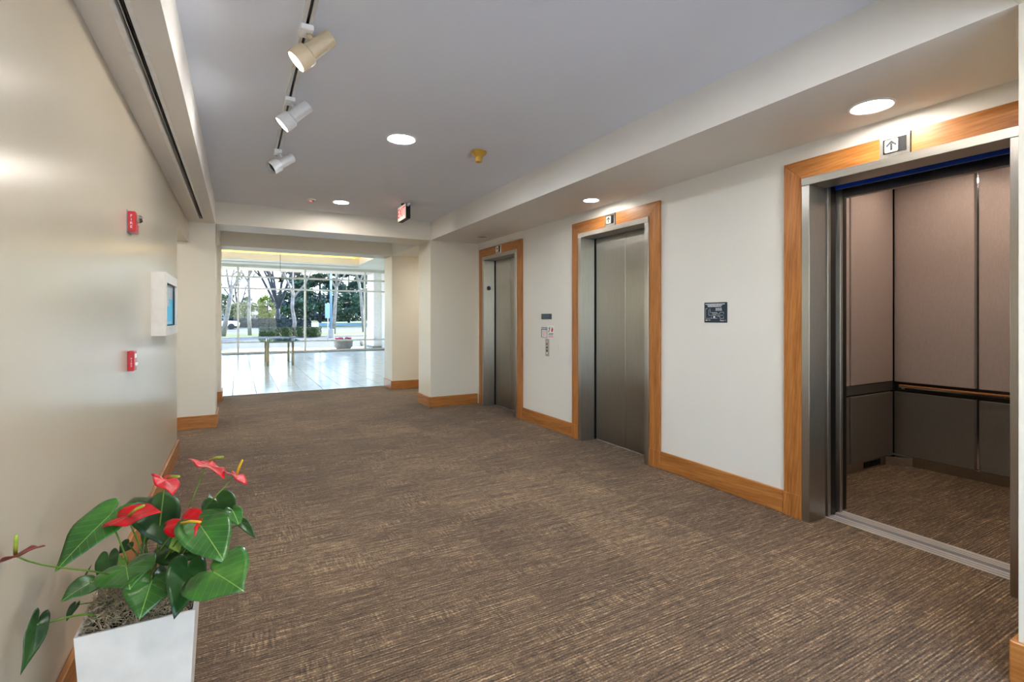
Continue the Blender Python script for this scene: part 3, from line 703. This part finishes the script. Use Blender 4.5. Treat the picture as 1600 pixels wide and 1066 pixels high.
# ------------------------------------------------------------------ planter and anthurium
PX0, PX1, PY0, PY1, PZ = -.396, -.114, 1.775, 2.06, .42
pt = empty('white_planter', (-.255, 1.92, 0), label='tall square white planter holding a red flowering anthurium', cat='planter')
pb = vox('box', 'white_lacquer', [(PX0, PX1, PY0, PY1, 0, PZ)], [(PX0 + .007, PX1 - .007, PY0 + .007, PY1 - .007, .30, 1)], pt, kind='')
for v in pb.data.vertices:          # the sides taper towards the foot
    k = 1 - .16 * (1 - (v.co.z + 0) / PZ); v.co.x *= k; v.co.y *= k
box('soil', 'soil', pt, PX0 + .018, PX1 - .018, PY0 + .018, PY1 - .018, .302, .385)
# dried moss
bm = bmesh.new(); r = random.Random(5)
for k in range(1500):
    x = r.uniform(PX0 + .015, PX1 - .015); y = r.uniform(PY0 + .015, PY1 - .015); cz = .40 + .035 * math.exp(-((x + .255) ** 2 + (y - 1.92) ** 2) / .01) + (.05 if x < -.28 else .012) * r.random()
    a = r.uniform(0, 6.28); ln = r.uniform(.02, .07); pts = []
    for q in range(4):
        pts.append((min(max(x, PX0 + .012), PX1 - .012), min(max(y, PY0 + .012), PY1 - .012), max(.388, cz + r.uniform(-.012, .014))))
        a += r.uniform(-1, 1); x += math.cos(a) * ln / 3; y += math.sin(a) * ln / 3
    bm_tube(bm, pts, .0009, 3, False)
tag(from_bm('dried_moss', bm, 'moss', None), 'tangled dry brown moss covering the soil of the white planter', 'moss', kind='stuff')

PL = empty('anthurium_plant', (-.255, 1.92, .385), label='anthurium with glossy heart shaped leaves and red spathes in the white planter', cat='plant')
def heart(name, mat, base, tip, nrm, wr, parent, fold=.18, droop=.12, wave=.02, lobes=.40, seed=0):
    base, tip = Vector(base), Vector(tip); L = (tip - base).length; x = (tip - base).normalized()
    n = Vector(nrm); n = (n - x * n.dot(x)).normalized(); y = n.cross(x); r = random.Random(seed)
    NA, NR = 40, 6; bm = bmesh.new(); ph = r.uniform(0, 6)
    def rad(t):                       # outline around the petiole point, t=0 at the tip
        a = abs(t) / math.pi
        pts = [(0, 1.), (.03, .88), (.07, .77), (.14, .66), (.25, .565), (.40, .49), (.55, .45), (.70, .435), (.82, lobes), (.92, lobes * .66), (1, .06)]
        for (a0, r0), (a1, r1) in zip(pts, pts[1:]):
            if a <= a1: u = (a - a0) / (a1 - a0); return r0 + (r1 - r0) * u
        return .06
    def pnt(k, t):
        rr = rad(t) * k; u, v = rr * math.cos(t), rr * math.sin(t) * wr
        h = fold * abs(v) ** 1.3 * 1.2 - droop * max(u, 0) ** 2 - .5 * droop * v * v + wave * math.sin(7 * u + ph) * abs(v) * 2 + wave * k * math.sin(5 * t + ph) * .5
        return Vector((u * L, v * L, h * L))
    c0 = bm.verts.new(pnt(0, 0)); rings = []
    for q in range(1, NR + 1): rings.append([bm.verts.new(pnt(q / NR, -math.pi + 2 * math.pi * i / NA)) for i in range(NA)])
    for i in range(NA):
        j = (i + 1) % NA
        if i == NA - 1 and False: continue
        bm.faces.new((c0, rings[0][i], rings[0][j]))
        for a, b in zip(rings, rings[1:]): bm.faces.new((a[i], b[i], b[j], a[j]))
    me = bpy.data.meshes.new(name); bm.to_mesh(me); bm.free()
    o = link(name, me, mat, None, (0, 0, 0), True)
    if parent: o.parent = parent
    o.matrix_basis = Matrix.Translation(base - wloc(parent) if parent else base) @ Matrix((x, y, n)).transposed().to_4x4()
    md = o.modifiers.new('thickness', 'SOLIDIFY'); md.thickness = .0014; md.offset = 0
    return o
def cp(x, y, D): return at(x / 2.762, 680 + y / 2.762, D)          # coordinates in the enlarged view of the plant
CAM = Vector((0, 0, EYE))
crown = [Vector((-.27, 1.90, .40)), Vector((-.235, 1.93, .40)), Vector((-.29, 1.95, .40)), Vector((-.21, 1.90, .40))]
def stem(b, k, sag=.03, rad=.0028, mat='stem_green', start=None):
    a = start or crown[k % 4]; b = Vector(b); m1 = a.lerp(b, .35) + UP * (.25 * (b - a).length * .5); m1.x = a.x + (b.x - a.x) * .25; m1.y = a.y + (b.y - a.y) * .25
    m2 = a.lerp(b, .75) + UP * sag
    pts = []
    for i in range(13):
        t = i / 12; pts.append((1 - t) ** 3 * a + 3 * (1 - t) ** 2 * t * m1 + 3 * (1 - t) * t * t * m2 + t ** 3 * b)
    tube('stem', mat, PL, pts, [rad * (1.25 - .35 * i / 12) for i in range(13)], 7)
# base(x,y,D)  tip(x,y,D)  width ratio, normal (camera, up, right), material, fold, droop
LV = [
    ((470, 350, 1.45), (226, 574, 1.30), .75, (.75, .75, -.25), 'anthurium_leaf', .10, .10),
    ((598, 312, 1.66), (575, 262, 1.72), 1.15, (1, .3, 0), 'anthurium_leaf_dark', .1, .1),
    ((660, 318, 1.62), (728, 476, 1.55), 1.0, (1, .45, .2), 'anthurium_leaf_dark', .15, .1),
    ((868, 396, 1.50), (972, 546, 1.42), .95, (1, .25, .25), 'anthurium_leaf', .25, .08),
    ((922, 592, 1.40), (1046, 662, 1.33), 1.35, (1, .55, 0), 'anthurium_leaf', .12, .1),
    ((806, 582, 1.44), (760, 782, 1.33), .80, (1, .3, .35), 'anthurium_leaf_dark', .2, .1),
    ((652, 640, 1.42), (602, 786, 1.33), 1.25, (1, .4, -.1), 'anthurium_leaf', .14, .08),
    ((546, 574, 1.46), (558, 656, 1.38), 1.45, (1, .5, -.2), 'anthurium_leaf', .1, .1),
    ((466, 536, 1.52), (446, 658, 1.46), .72, (1, .1, -.4), 'anthurium_leaf_dark', .15, .1),
    ((386, 640, 1.46), (266, 706, 1.38), .95, (.8, .8, -.1), 'anthurium_leaf', .12, .16),
    ((322, 738, 1.46), (284, 800, 1.42), .60, (1, .2, -.5), 'anthurium_leaf_dark', .2, .1),
    ((158, 820, 1.26), (96, 1030, 1.17), .42, (.9, .1, .9), 'anthurium_leaf_dark', .55, .05),
    ((940, 290, 1.66), (1002, 376, 1.60), .95, (1, .3, 0), 'anthurium_leaf_dark', .2, .1),
    ((1006, 330, 1.58), (1036, 394, 1.54), .80, (1, .1, .4), 'anthurium_leaf', .2, .1),
    ((915, 300, 1.68), (904, 246, 1.72), .60, (1, .1, .6), 'anthurium_leaf_dark', .2, .1),
    ((1040, 376, 1.56), (1104, 434, 1.50), .36, (1, .6, .3), 'anthurium_leaf_dark', .2, .1),
    ((765, 470, 1.62), (880, 520, 1.55), 1.1, (1, .6, 0), 'anthurium_leaf_dark', .1, .1),
    ((835, 438, 1.58), (760, 432, 1.60), .55, (1, .9, 0), 'anthurium_leaf_pale', .1, .05),
    ((522, 545, 1.54), (478, 610, 1.50), .85, (1, .3, .2), 'anthurium_leaf_pale', .1, .1),
    ((552, 470, 1.60), (512, 512, 1.58), 1.2, (1, .6, 0), 'anthurium_leaf_dark', .1, .1),
    ((640, 420, 1.64), (618, 466, 1.60), .9, (1, .5, .1), 'anthurium_leaf', .1, .1),
    ((716, 596, 1.50), (690, 690, 1.44), .95, (1, .3, .2), 'anthurium_leaf_dark', .1, .1),
    ((838, 420, 1.53), (842, 350, 1.55), .45, (1, 0, .7), 'anthurium_leaf', .2, .05),
    ((368, 606, 1.50), (398, 556, 1.52), .16, (1, .2, 0), 'anthurium_leaf_dark', .3, 0),
    ((742, 446, 1.60), (772, 500, 1.56), .9, (1, .4, .1), 'anthurium_leaf_pale', .12, .1),
]
for i, (b, tp, wr, nc, mname, fo, dr) in enumerate(LV):
    B, T = cp(*b), cp(*tp); tc_ = (CAM - B).normalized()
    heart('leaf', mname, B, T, tc_ * nc[0] + UP * nc[1] + RIGHT * nc[2], wr, PL, fo, dr, .03, .42, i)
    if i == 11: stem(B, 0, .0, .0026, start=cp(430, 790, 1.44))
    elif i == 10: stem(B, 0, .02, .002)
    elif i not in (22, 23): stem(B, i, .02, .0025)
FL = [   # base, tip, width, normal, spadix base, spadix tip, spadix colour, spathe material
    ((548, 350, 1.44), (692, 322, 1.44), 1.05, (.45, 1, 0), (556, 346, 1.435), (624, 302, 1.42), 'spadix_green', 'spathe_red'),
    ((790, 372, 1.52), (838, 428, 1.46), 1.15, (1, .5, -.2), (782, 381, 1.485), (868, 375, 1.45), 'spadix_yellow', 'spathe_red'),
    ((888, 128, 1.66), (976, 170, 1.60), .75, (-.22, 1, .45), (904, 110, 1.65), (966, 94, 1.62), 'spadix_green', 'spathe_red'),
    ((1012, 172, 1.64), (1070, 206, 1.60), .75, (-.25, 1, .45), (1022, 168, 1.63), (1047, 106, 1.62), 'spadix_yellow', 'spathe_red'),
    ((712, 196, 1.60), (752, 250, 1.54), .85, (.1, 1, .55), (722, 186, 1.59), (776, 179, 1.57), 'spadix_green', 'spathe_red'),
    ((66, 520, 1.19), (190, 462, 1.15), .45, (.0, 1, -.3), (66, 514, 1.19), (70, 430, 1.18), 'spadix_green', 'spathe_back'),
]
for i, (b, tp, wr, nc, s0, s1, sm, fm) in enumerate(FL):
    B, T = cp(*b), cp(*tp); tc_ = (CAM - B).normalized()
    f = heart('flower_spathe', fm, B, T, tc_ * nc[0] + UP * nc[1] + RIGHT * nc[2], wr, PL, .12, .10, .05, .62, 40 + i)
    a, q = cp(*s0), cp(*s1); m = a.lerp(q, .5) + UP * .004
    o = tube('spadix', sm, None, [a, m, q - (q - a) * .06, q], [.0042, .0042, .0036, .0016], 8)
    o.parent = PL; o.location -= PL.location
    stem(B - UP * .001, i + (1 if i != 5 else 0), .015 if i != 5 else -.02, .0022)

# ------------------------------------------------------------------ lobby table and pendant
t = empty('glass_table', (.99, 15.46, 0), label='glass topped table with four metal legs standing in the lobby', cat='table')
box('glass_top', 'table_glass', t, .50, 1.47, 14.50, 16.40, .655, .674, .002)
for x in (.69, 1.30):
    for y in (14.79, 16.13): tube('leg', 'beige_metal', t, [(x, y, 0), (x, y, .640)], .032, 16)
for x in (.69, 1.30): box('rail', 'beige_metal', t, x - .018, x + .018, 14.82, 16.10, .615, .645)
for y in (14.79, 16.13): box('rail', 'beige_metal', t, .72, 1.27, y - .018, y + .018, .615, .645)
for x in (.69, 1.30):
    for y in (14.79, 16.13): lathe('glass_pad', 'pale_metal', t, [(.045, 0), (.045, .014), (0, .014)], (x, y, .641), n=16)
t = empty('pendant_lamp', (1.03, 15.4, 2.35), label='thin disc pendant lamp on a long cord in the lobby', cat='pendant lamp')
tube('cord', 'dark_metal', t, [(1.03, 15.4, 2.40), (1.03, 15.4, 3.86)], .006, 6)
lathe('canopy_disc', 'olive_leaf', t, [(0, .03), (.05, .025), (.27, 0), (.27, -.006), (0, -.004)], (1.03, 15.4, 2.385))
lathe('lamp_body', 'dark_metal', t, [(.03, -.005), (.03, -.05), (.07, -.08), (.07, -.10), (0, -.10)], (1.03, 15.4, 2.385), n=20)

# ------------------------------------------------------------------ outside
GZ = -.03
vox('ground', 'grass', [(-150, 200, 20.5, 420, -1.2, GZ - .09)])
vox('ground_under_building', 'pavement', [(-40, 40, -40, 20.5, -1.2, -.13)])
def strip(name, mat, x0, x1, y0, y1, z=GZ, h=.1):
    return vox(name, mat, [(x0, x1, y0, y1, z - h, z)])
strip('pavement_walk', 'pavement', -20, 30, LW + .06, 23.9)
strip('road_drive', 'asphalt', -40, 60, 23.9, 36.4, GZ - .02)
strip('kerb', 'concrete', -40, 60, 36.4, 36.7, GZ + .05)
strip('lawn_strip', 'grass', -40, 60, 36.7, 47, GZ + .04)
strip('kerb', 'concrete', -60, 80, 47, 47.3, GZ + .05)
strip('road_street', 'asphalt', -80, 110, 47.3, 66, GZ - .02)
strip('kerb', 'concrete', -80, 110, 66, 66.4, GZ + .08)
strip('lawn_patch', 'grass', -4, -.35, 23.0, 23.85, GZ + .012, .03)
strip('lawn_patch', 'grass', 2.4, 5.0, 23.2, 23.85, GZ + .012, .03)
# roof overhang and pier
vox('ceiling_overhang', 'exterior_soffit', [(-20, 7, LW + .2, 23.1, 3.22, 3.9)])
pr = vox('wall_pier', 'exterior_white', [(5.12, 6.6, 21.75, 23.0, GZ, 3.22)])
vox('baseboard_pier', 'concrete', [(5.08, 6.64, 21.71, 23.04, GZ, .06)], [(5.12, 6.6, 21.75, 23.0, -1, 1)])
vox('wall_outer_right', 'exterior_white', [(5.45, 6.6, LW + .2, 21.75, GZ, 3.22)])

def leaf_cloud(bm, blobs, n, size, r, surf=.55):
    for k in range(n):
        x, y, z, a, b, c = r.choice(blobs)
        d = Vector((r.gauss(0, 1), r.gauss(0, 1), r.gauss(0, 1))).normalized(); q = surf + (1 - surf) * r.random() ** .5
        p = Vector((x + d.x * a * q, y + d.y * b * q, z + d.z * c * q))
        u = Vector((r.gauss(0, 1), r.gauss(0, 1), r.gauss(0, .6))).normalized(); v = u.cross(Vector((r.gauss(0, 1), r.gauss(0, 1), r.gauss(0, 1)))).normalized()
        s = size * r.uniform(.6, 1.3)
        bm.faces.new([bm.verts.new(p + u * s), bm.verts.new(p + v * s * .55), bm.verts.new(p - u * s), bm.verts.new(p - v * s * .55)])
def branch(bm, p, d, ln, rad, depth, r, spread, up, kids):
    pts = [p]; q = p.copy(); dd = d.copy()
    for k in range(3):
        dd = (dd + Vector((r.gauss(0, .10), r.gauss(0, .10), r.gauss(0, .05) + up))).normalized(); q = q + dd * ln / 3; pts.append(q.copy())
    bm_tube(bm, pts, [rad, rad * .86, rad * .74, rad * .60], 5 if depth > 1 else 4, False)
    if depth <= 0: return
    for k in range(kids):
        s = 1 + int(2 * (k + .99) / kids); st = pts[min(s + 1, 3)] if k < kids - 1 else pts[3]
        ax = Vector((r.gauss(0, 1), r.gauss(0, 1), r.gauss(0, .4))).normalized()
        nd = (dd + ax * spread * r.uniform(.6, 1.2)).normalized()
        branch(bm, st, nd, ln * r.uniform(.58, .8), rad * .58, depth - 1, r, spread, up, kids)
def bare_tree(px, D, h, trunk_r, lean, mat, seed, label, fork=.45, depth=4, kids=3, spread=.55, limbs=4, up=.06):
    b = at(px, 500, D); b.z = GZ; r = random.Random(seed)
    t = empty('bare_tree', b, label=label, cat='tree', group='bare trees outside')
    top = b + RIGHT * lean + UP * h * fork
    tube('trunk', mat, t, [b, b.lerp(top, .33) + RIGHT * r.uniform(-.08, .08), b.lerp(top, .66) + RIGHT * r.uniform(-.08, .08), top], [trunk_r * 1.15, trunk_r, trunk_r * .88, trunk_r * .78], 9)
    bm = bmesh.new()
    for k in range(limbs):
        a = 2 * math.pi * (k + r.uniform(-.25, .25)) / limbs; d = Vector((math.cos(a) * spread, math.sin(a) * spread, 1)).normalized()
        branch(bm, b.lerp(top, r.uniform(.86, 1)), d, h * (1 - fork) * r.uniform(.42, .6), trunk_r * .58, depth, r, spread, up, kids)
    from_bm('branches', bm, mat, t)
bare_tree(348.5, 34, 8.5, .15, .62, 'bark_pale', 11, 'pale leaning bare tree at the left edge of the lobby window', .40, limbs=3)
bare_tree(371, 92, 13, .24, .2, 'bark_dark', 12, 'dark bare tree in front of the far building', .25)
bare_tree(390.5, 36, 9, .12, -.1, 'bark_pale', 13, 'pale straight bare tree between the hedge and the window edge', .48, limbs=4, spread=.5)
bare_tree(433, 70, 15, .36, .1, 'bark_dark', 14, 'large dark vase shaped bare tree across the street', .17, limbs=8, spread=.40, depth=4, up=.03)
bare_tree(459, 34.5, 8.5, .13, -.05, 'bark_pale', 15, 'pale bare tree behind the gap between the clipped hedges', .36, limbs=4, spread=.6)
bare_tree(521, 39, 9, .15, .25, 'bark_pale', 16, 'pale bare tree just right of the lamp post', .44, limbs=4, spread=.7)
bare_tree(569, 44, 9.5, .14, -.5, 'bark_pale', 17, 'pale bare tree at the right edge beside the white pier', .5, limbs=3)
def leafy_tree(px, D, h, wdt, mat, seed, label, base=.22, n=2600, size=.35, cone=False, name='leafy_tree', trunk=.25):
    b = at(px, 500, D); b.z = GZ; r = random.Random(seed)
    t = empty(name, b, label=label, cat='tree', group='leafy trees across the street')
    tube('trunk', 'bark_dark', t, [b, b + UP * h * .5, b + UP * h * .9], [trunk, trunk * .7, trunk * .25], 8)
    bl = []
    for k in range(34):
        u = r.random() if not cone else r.random() ** 1.3
        z = h * (base + (1 - base) * u); rr = wdt * ((1 - u) * .9 + .12 if cone else math.sin(math.pi * (.15 + .75 * u)))
        a = r.uniform(0, 6.28); q = rr * r.uniform(.45, .9); s = wdt * r.uniform(.22, .38) * (1.1 - .5 * u if cone else 1)
        bl.append((b.x + math.cos(a) * q, b.y + math.sin(a) * q, b.z + z, s, s, s * (.40 if cone else .7)))
    bm = bmesh.new(); leaf_cloud(bm, bl, n, size, r, .35); from_bm('foliage', bm, mat, t)
leafy_tree(500, 88, 17, 6.2, 'conifer_leaf', 21, 'broad green conifer in the middle of the lobby window view', .10, 6500, .42, True, 'conifer')
leafy_tree(545, 102, 16, 6.4, 'conifer_leaf_blue', 22, 'wide dark blue green conifer right of the lamp post', .09, 7000, .42, True, 'conifer')
leafy_tree(472, 118, 18, 5.0, 'conifer_leaf_blue', 23, 'dark conifer behind the large bare tree', .10, 5000, .42, True, 'conifer')
leafy_tree(578, 84, 18, 5.5, 'conifer_leaf', 24, 'conifer partly hidden by the white pier', .10, 4500, .42, True, 'conifer')
leafy_tree(418, 92, 5.6, 2.0, 'bright_leaf', 25, 'bright yellow green tree beside the far building', .2, 2600, .22)
leafy_tree(352, 88, 5.2, 2.6, 'olive_leaf', 26, 'pale olive tree at the left edge of the view', .15, 2600, .22)
leafy_tree(383, 96, 5.0, 2.2, 'olive_leaf', 27, 'olive bush in front of the far building wall', .1, 2200, .22)
for k, (px, h, wd) in enumerate(((262, 9, 9), (318, 8, 9), (455, 12, 9), (486, 11, 9), (520, 12, 10), (555, 12, 10), (590, 13, 10))):
    leafy_tree(px, (215, 240, 196, 222, 170, 196, 222)[k], h, wd, 'conifer_leaf_blue' if k % 2 else 'conifer_leaf', 60 + k, 'distant tree %s on the skyline' % ('far left of the building', 'behind the building roof', 'left of the conifers', 'behind the middle conifer', 'behind the lamp post', 'behind the wide conifer', 'behind the pier')[k], .02, 2200, .75, False, 'distant_tree', .3)
def hedge(px0, px1, D, h, depth, mat, n, size, label, seed, group):
    a, b = at(px0, 500, D), at(px1, 500, D); r = random.Random(seed); c = (a + b) / 2
    t = empty('hedge', (c.x, c.y, GZ), label=label, cat='hedge', group=group); L = (b - a).length - (.10 if D < 40 else 0)
    bm = bmesh.new(); bm_box(bm, -L / 2 + .05, L / 2 - .05, -depth / 2 + .05, depth / 2 - .05, 0, h - .05)
    bmesh.ops.bevel(bm, geom=list(bm.edges), offset=.05, segments=2, affect='EDGES')
    lv = bmesh.new()
    for k in range(n):
        q = r.random(); x, y, z = r.uniform(-L / 2, L / 2), r.uniform(-depth / 2, depth / 2), r.uniform(0.02, h)
        if q < .4: z = h + r.uniform(-.03, .02)
        elif q < .8: y = -depth / 2 * (1 if q < .65 else -1)
        else: x = L / 2 * (1 if q < .9 else -1)
        p = Vector((x, y, z)); u = Vector((r.gauss(0, 1), r.gauss(0, 1), r.gauss(0, 1))).normalized(); v = u.cross(Vector((r.gauss(0, 1), r.gauss(0, 1), r.gauss(0, 1)))).normalized(); s = size * r.uniform(.6, 1.2)
        lv.faces.new([lv.verts.new(p + u * s), lv.verts.new(p + v * s * .6), lv.verts.new(p - u * s), lv.verts.new(p - v * s * .6)])
    for nm, g in (('core', bm), ('leaves', lv)):
        for vv_ in g.verts:
            x, y = vv_.co.x, vv_.co.y; dv = (b - a).normalized(); nv = Vector((-dv.y, dv.x, 0)); p = c + dv * x + nv * y; vv_.co = Vector((p.x, p.y, GZ + .03 + vv_.co.z))
        from_bm(nm, g, mat, t)
HG = 'clipped hedges on the lawn strip'
hedge(408, 435.5, 33.6, .60, .8, 'hedge_leaf', 2200, .045, 'widest clipped green hedge left of the table', 31, HG)
hedge(441, 456.5, 33.6, .60, .8, 'hedge_leaf', 1500, .045, 'small clipped hedge just left of the pale tree', 32, HG)
hedge(465, 477, 33.8, .62, .8, 'hedge_leaf', 1300, .045, 'small clipped hedge just right of the pale tree', 33, HG)
hedge(479, 500, 33.8, .62, .8, 'hedge_leaf', 1900, .045, 'clipped hedge behind the window mullion, rightmost', 34, HG)
hedge(300, 482, 62, 1.15, 1.6, 'dark_hedge_leaf', 7000, .11, 'long dark hedge along the far side of the street', 35, 'street hedges')
# low wall, utility box, lamp post, sign post
a, b = at(497, 500, 80), at(600, 500, 80)
tag(box('low_wall', 'low_wall', None, a.x, a.x + 22, a.y - .2, a.y + .2, GZ - .1, .40, .02), 'long low pale blue wall across the street', 'wall')
a = at(492, 500, 74)
t = empty('utility_box', (a.x, a.y, GZ), label='small white utility box at the end of the low wall', cat='utility box')
box('cabinet', 'car_white', t, a.x - .5, a.x + .5, a.y - .3, a.y + .3, GZ - .1, .50, .02); box('lid', 'pale_metal', t, a.x - .53, a.x + .53, a.y - .33, a.y + .33, .50, .54)
a = at(517, 500, 33)
t = empty('lamp_post', (a.x, a.y, GZ), label='pale blue lamp post on a grey concrete base', cat='lamp post')
lathe('base', 'concrete', t, [(.21, 0), (.21, .52), (.19, .56), (0, .56)], (a.x, a.y, GZ), n=20)
tube('pole', 'pole_blue', t, [(a.x, a.y, .5), (a.x, a.y, 6.6)], [.085, .06], 12)
box('lamp_head', 'pole_blue', t, a.x - .9, a.x + .1, a.y - .15, a.y + .15, 6.6, 6.75, .02)
a = at(512.3, 500, 29)
t = empty('sign_post', (a.x, a.y, GZ), label='slim post with a tall pale plate left of the lamp post', cat='sign')
tube('post', 'pale_metal', t, [(a.x, a.y, GZ - .02), (a.x, a.y, 2.15)], .025, 8); box('plate', 'pole_blue', t, a.x - .16, a.x + .10, a.y - .035, a.y - .026, 1.25, 2.10, .004)
# concrete flower bowl
a = Vector((3.86, 21.75, GZ))
t = empty('flower_bowl', a, label='round concrete planter bowl outside the lobby window', cat='planter')
lathe('bowl', 'concrete', t, [(.27, 0), (.36, .10), (.375, .30), (.395, .31), (.395, .37), (.34, .37), (.33, .30), (0, .29)], a, n=28)
lathe('soil', 'soil', t, [(0, .30), (.325, .30), (.325, .315), (0, .315)], a, n=24)
r = random.Random(44); bm = bmesh.new(); leaf_cloud(bm, [(a.x + r.uniform(-.25, .25), a.y + r.uniform(-.25, .25), a.z + .37, .09, .09, .05) for k in range(14)], 900, .03, r, .2)
t2 = empty('pink_flowers', a + UP * .37, label='low pink flowers growing in the concrete bowl', cat='flowers', kind='stuff'); from_bm('leaves', bm, 'hedge_leaf', t2)
bm = bmesh.new(); leaf_cloud(bm, [(a.x + r.choice((-1, 1)) * r.uniform(.06, .25), a.y + r.uniform(-.22, .22), a.z + .45, .08, .08, .035) for k in range(12)], 700, .028, r, .2); from_bm('petals', bm, 'flower_pink', t2)
a = at(566.5, 538, 23.2)
tag(lathe('stone_ball', 'concrete', None, [(.001, 0)] + [(.13 * math.sin(math.pi * k / 12), .13 - .13 * math.cos(math.pi * k / 12)) for k in range(1, 12)] + [(.001, .26)], (a.x, a.y, GZ), n=20), 'grey stone ball bollard left of the white pier', 'bollard')
# far building
c = at(360, 500, 165)
t = empty('far_building', (c.x, c.y, GZ), label='two storey beige building with a low grey roof across the street', cat='building')
bx0, bx1, by0, by1 = c.x - 14, at(409, 500, 165).x, c.y - 4, c.y + 8
box('wall', 'stucco', t, bx0, bx1, by0, by1, GZ - .1, 5.0)
bm = bmesh.new(); v = [bm.verts.new(q) for q in ((bx0 - 1, by0 - 1, 5.0), (bx1 + 1, by0 - 1, 5.0), (bx1 + 1, by1 + 1, 5.0), (bx0 - 1, by1 + 1, 5.0), (bx0 + 4, (by0 + by1) / 2, 8.6), (bx1 - 9, (by0 + by1) / 2, 8.6))]
for f in ((0, 1, 5, 4), (1, 2, 5), (2, 3, 4, 5), (3, 0, 4), (3, 2, 1, 0)): bm.faces.new([v[i] for i in f])
from_bm('roof', bm, 'roof_tile', t)
box('eave', 'bark_dark', t, bx0 - 1, bx1 + 1, by0 - 1.05, by0 - .9, 4.7, 5.02)
for fl in (0.5, 3.0):
    for k in range(7):
        x = bx1 - 1.2 - k * 2.6
        wd = box('window', 'pale_metal', t, x - .7, x + .7, by0 - .05, by0 + .02, fl + .3, fl + 1.5); box('pane', 'window_dark', wd, x - .6, x + .6, by0 - .07, by0 - .05, fl + .4, fl + 1.4)
box('balcony', 'car_white', t, bx1 - 3.2, bx1 + .2, by0 - 1.0, by0, 2.2, 3.0, .03)
for x in (bx1 - 3.0, bx1): box('column', 'stucco', t, x - .12, x + .12, by0 - .9, by0 - .66, GZ - .1, 2.2)
def auto(px, D, mat, label, zrot=0., z=GZ):
    a = at(px, 500, D); a.z = z
    t = empty('parked_car', a, label=label, cat='car', group='cars across the street')
    def sec(name, m, poly, y0, y1, bev=.04): return prism(name, m, t, [(a.x + p, a.z + q) for p, q in poly], 'y', a.y + y0, a.y + y1, bev)
    sec('body', mat, [(-2.15, .35), (2.15, .35), (2.2, .7), (1.9, .9), (1.0, .95), (-1.6, .98), (-2.15, .85)], -.85, .85)
    sec('cabin', 'window_dark', [(-1.5, .95), (1.0, .95), (.35, 1.42), (-.95, 1.45)], -.72, .72)
    sec('roof', mat, [(-1.0, 1.43), (.42, 1.40), (.3, 1.48), (-.9, 1.50)], -.73, .73, .01)
    for x in (-1.35, 1.35):
        for y in (-.80, .80): lathe('wheel', 'rubber', t, [(.2, -.1), (.33, -.09), (.33, .09), (.2, .1)], (a.x + x, a.y + y, a.z + .33), (0, 1, 0), n=18)
auto(443, 120, 'car_blue', 'pale blue car parked behind the large bare tree', z=GZ - .09)
auto(377, 118, 'car_white', 'white car parked behind the long dark hedge', z=GZ - .09)
auto(340, 56, 'car_white', 'white car on the street at the left window edge', z=GZ - .02)
auto(423, 125, 'car_white', 'white car parked under the yellow green tree', z=GZ - .09)
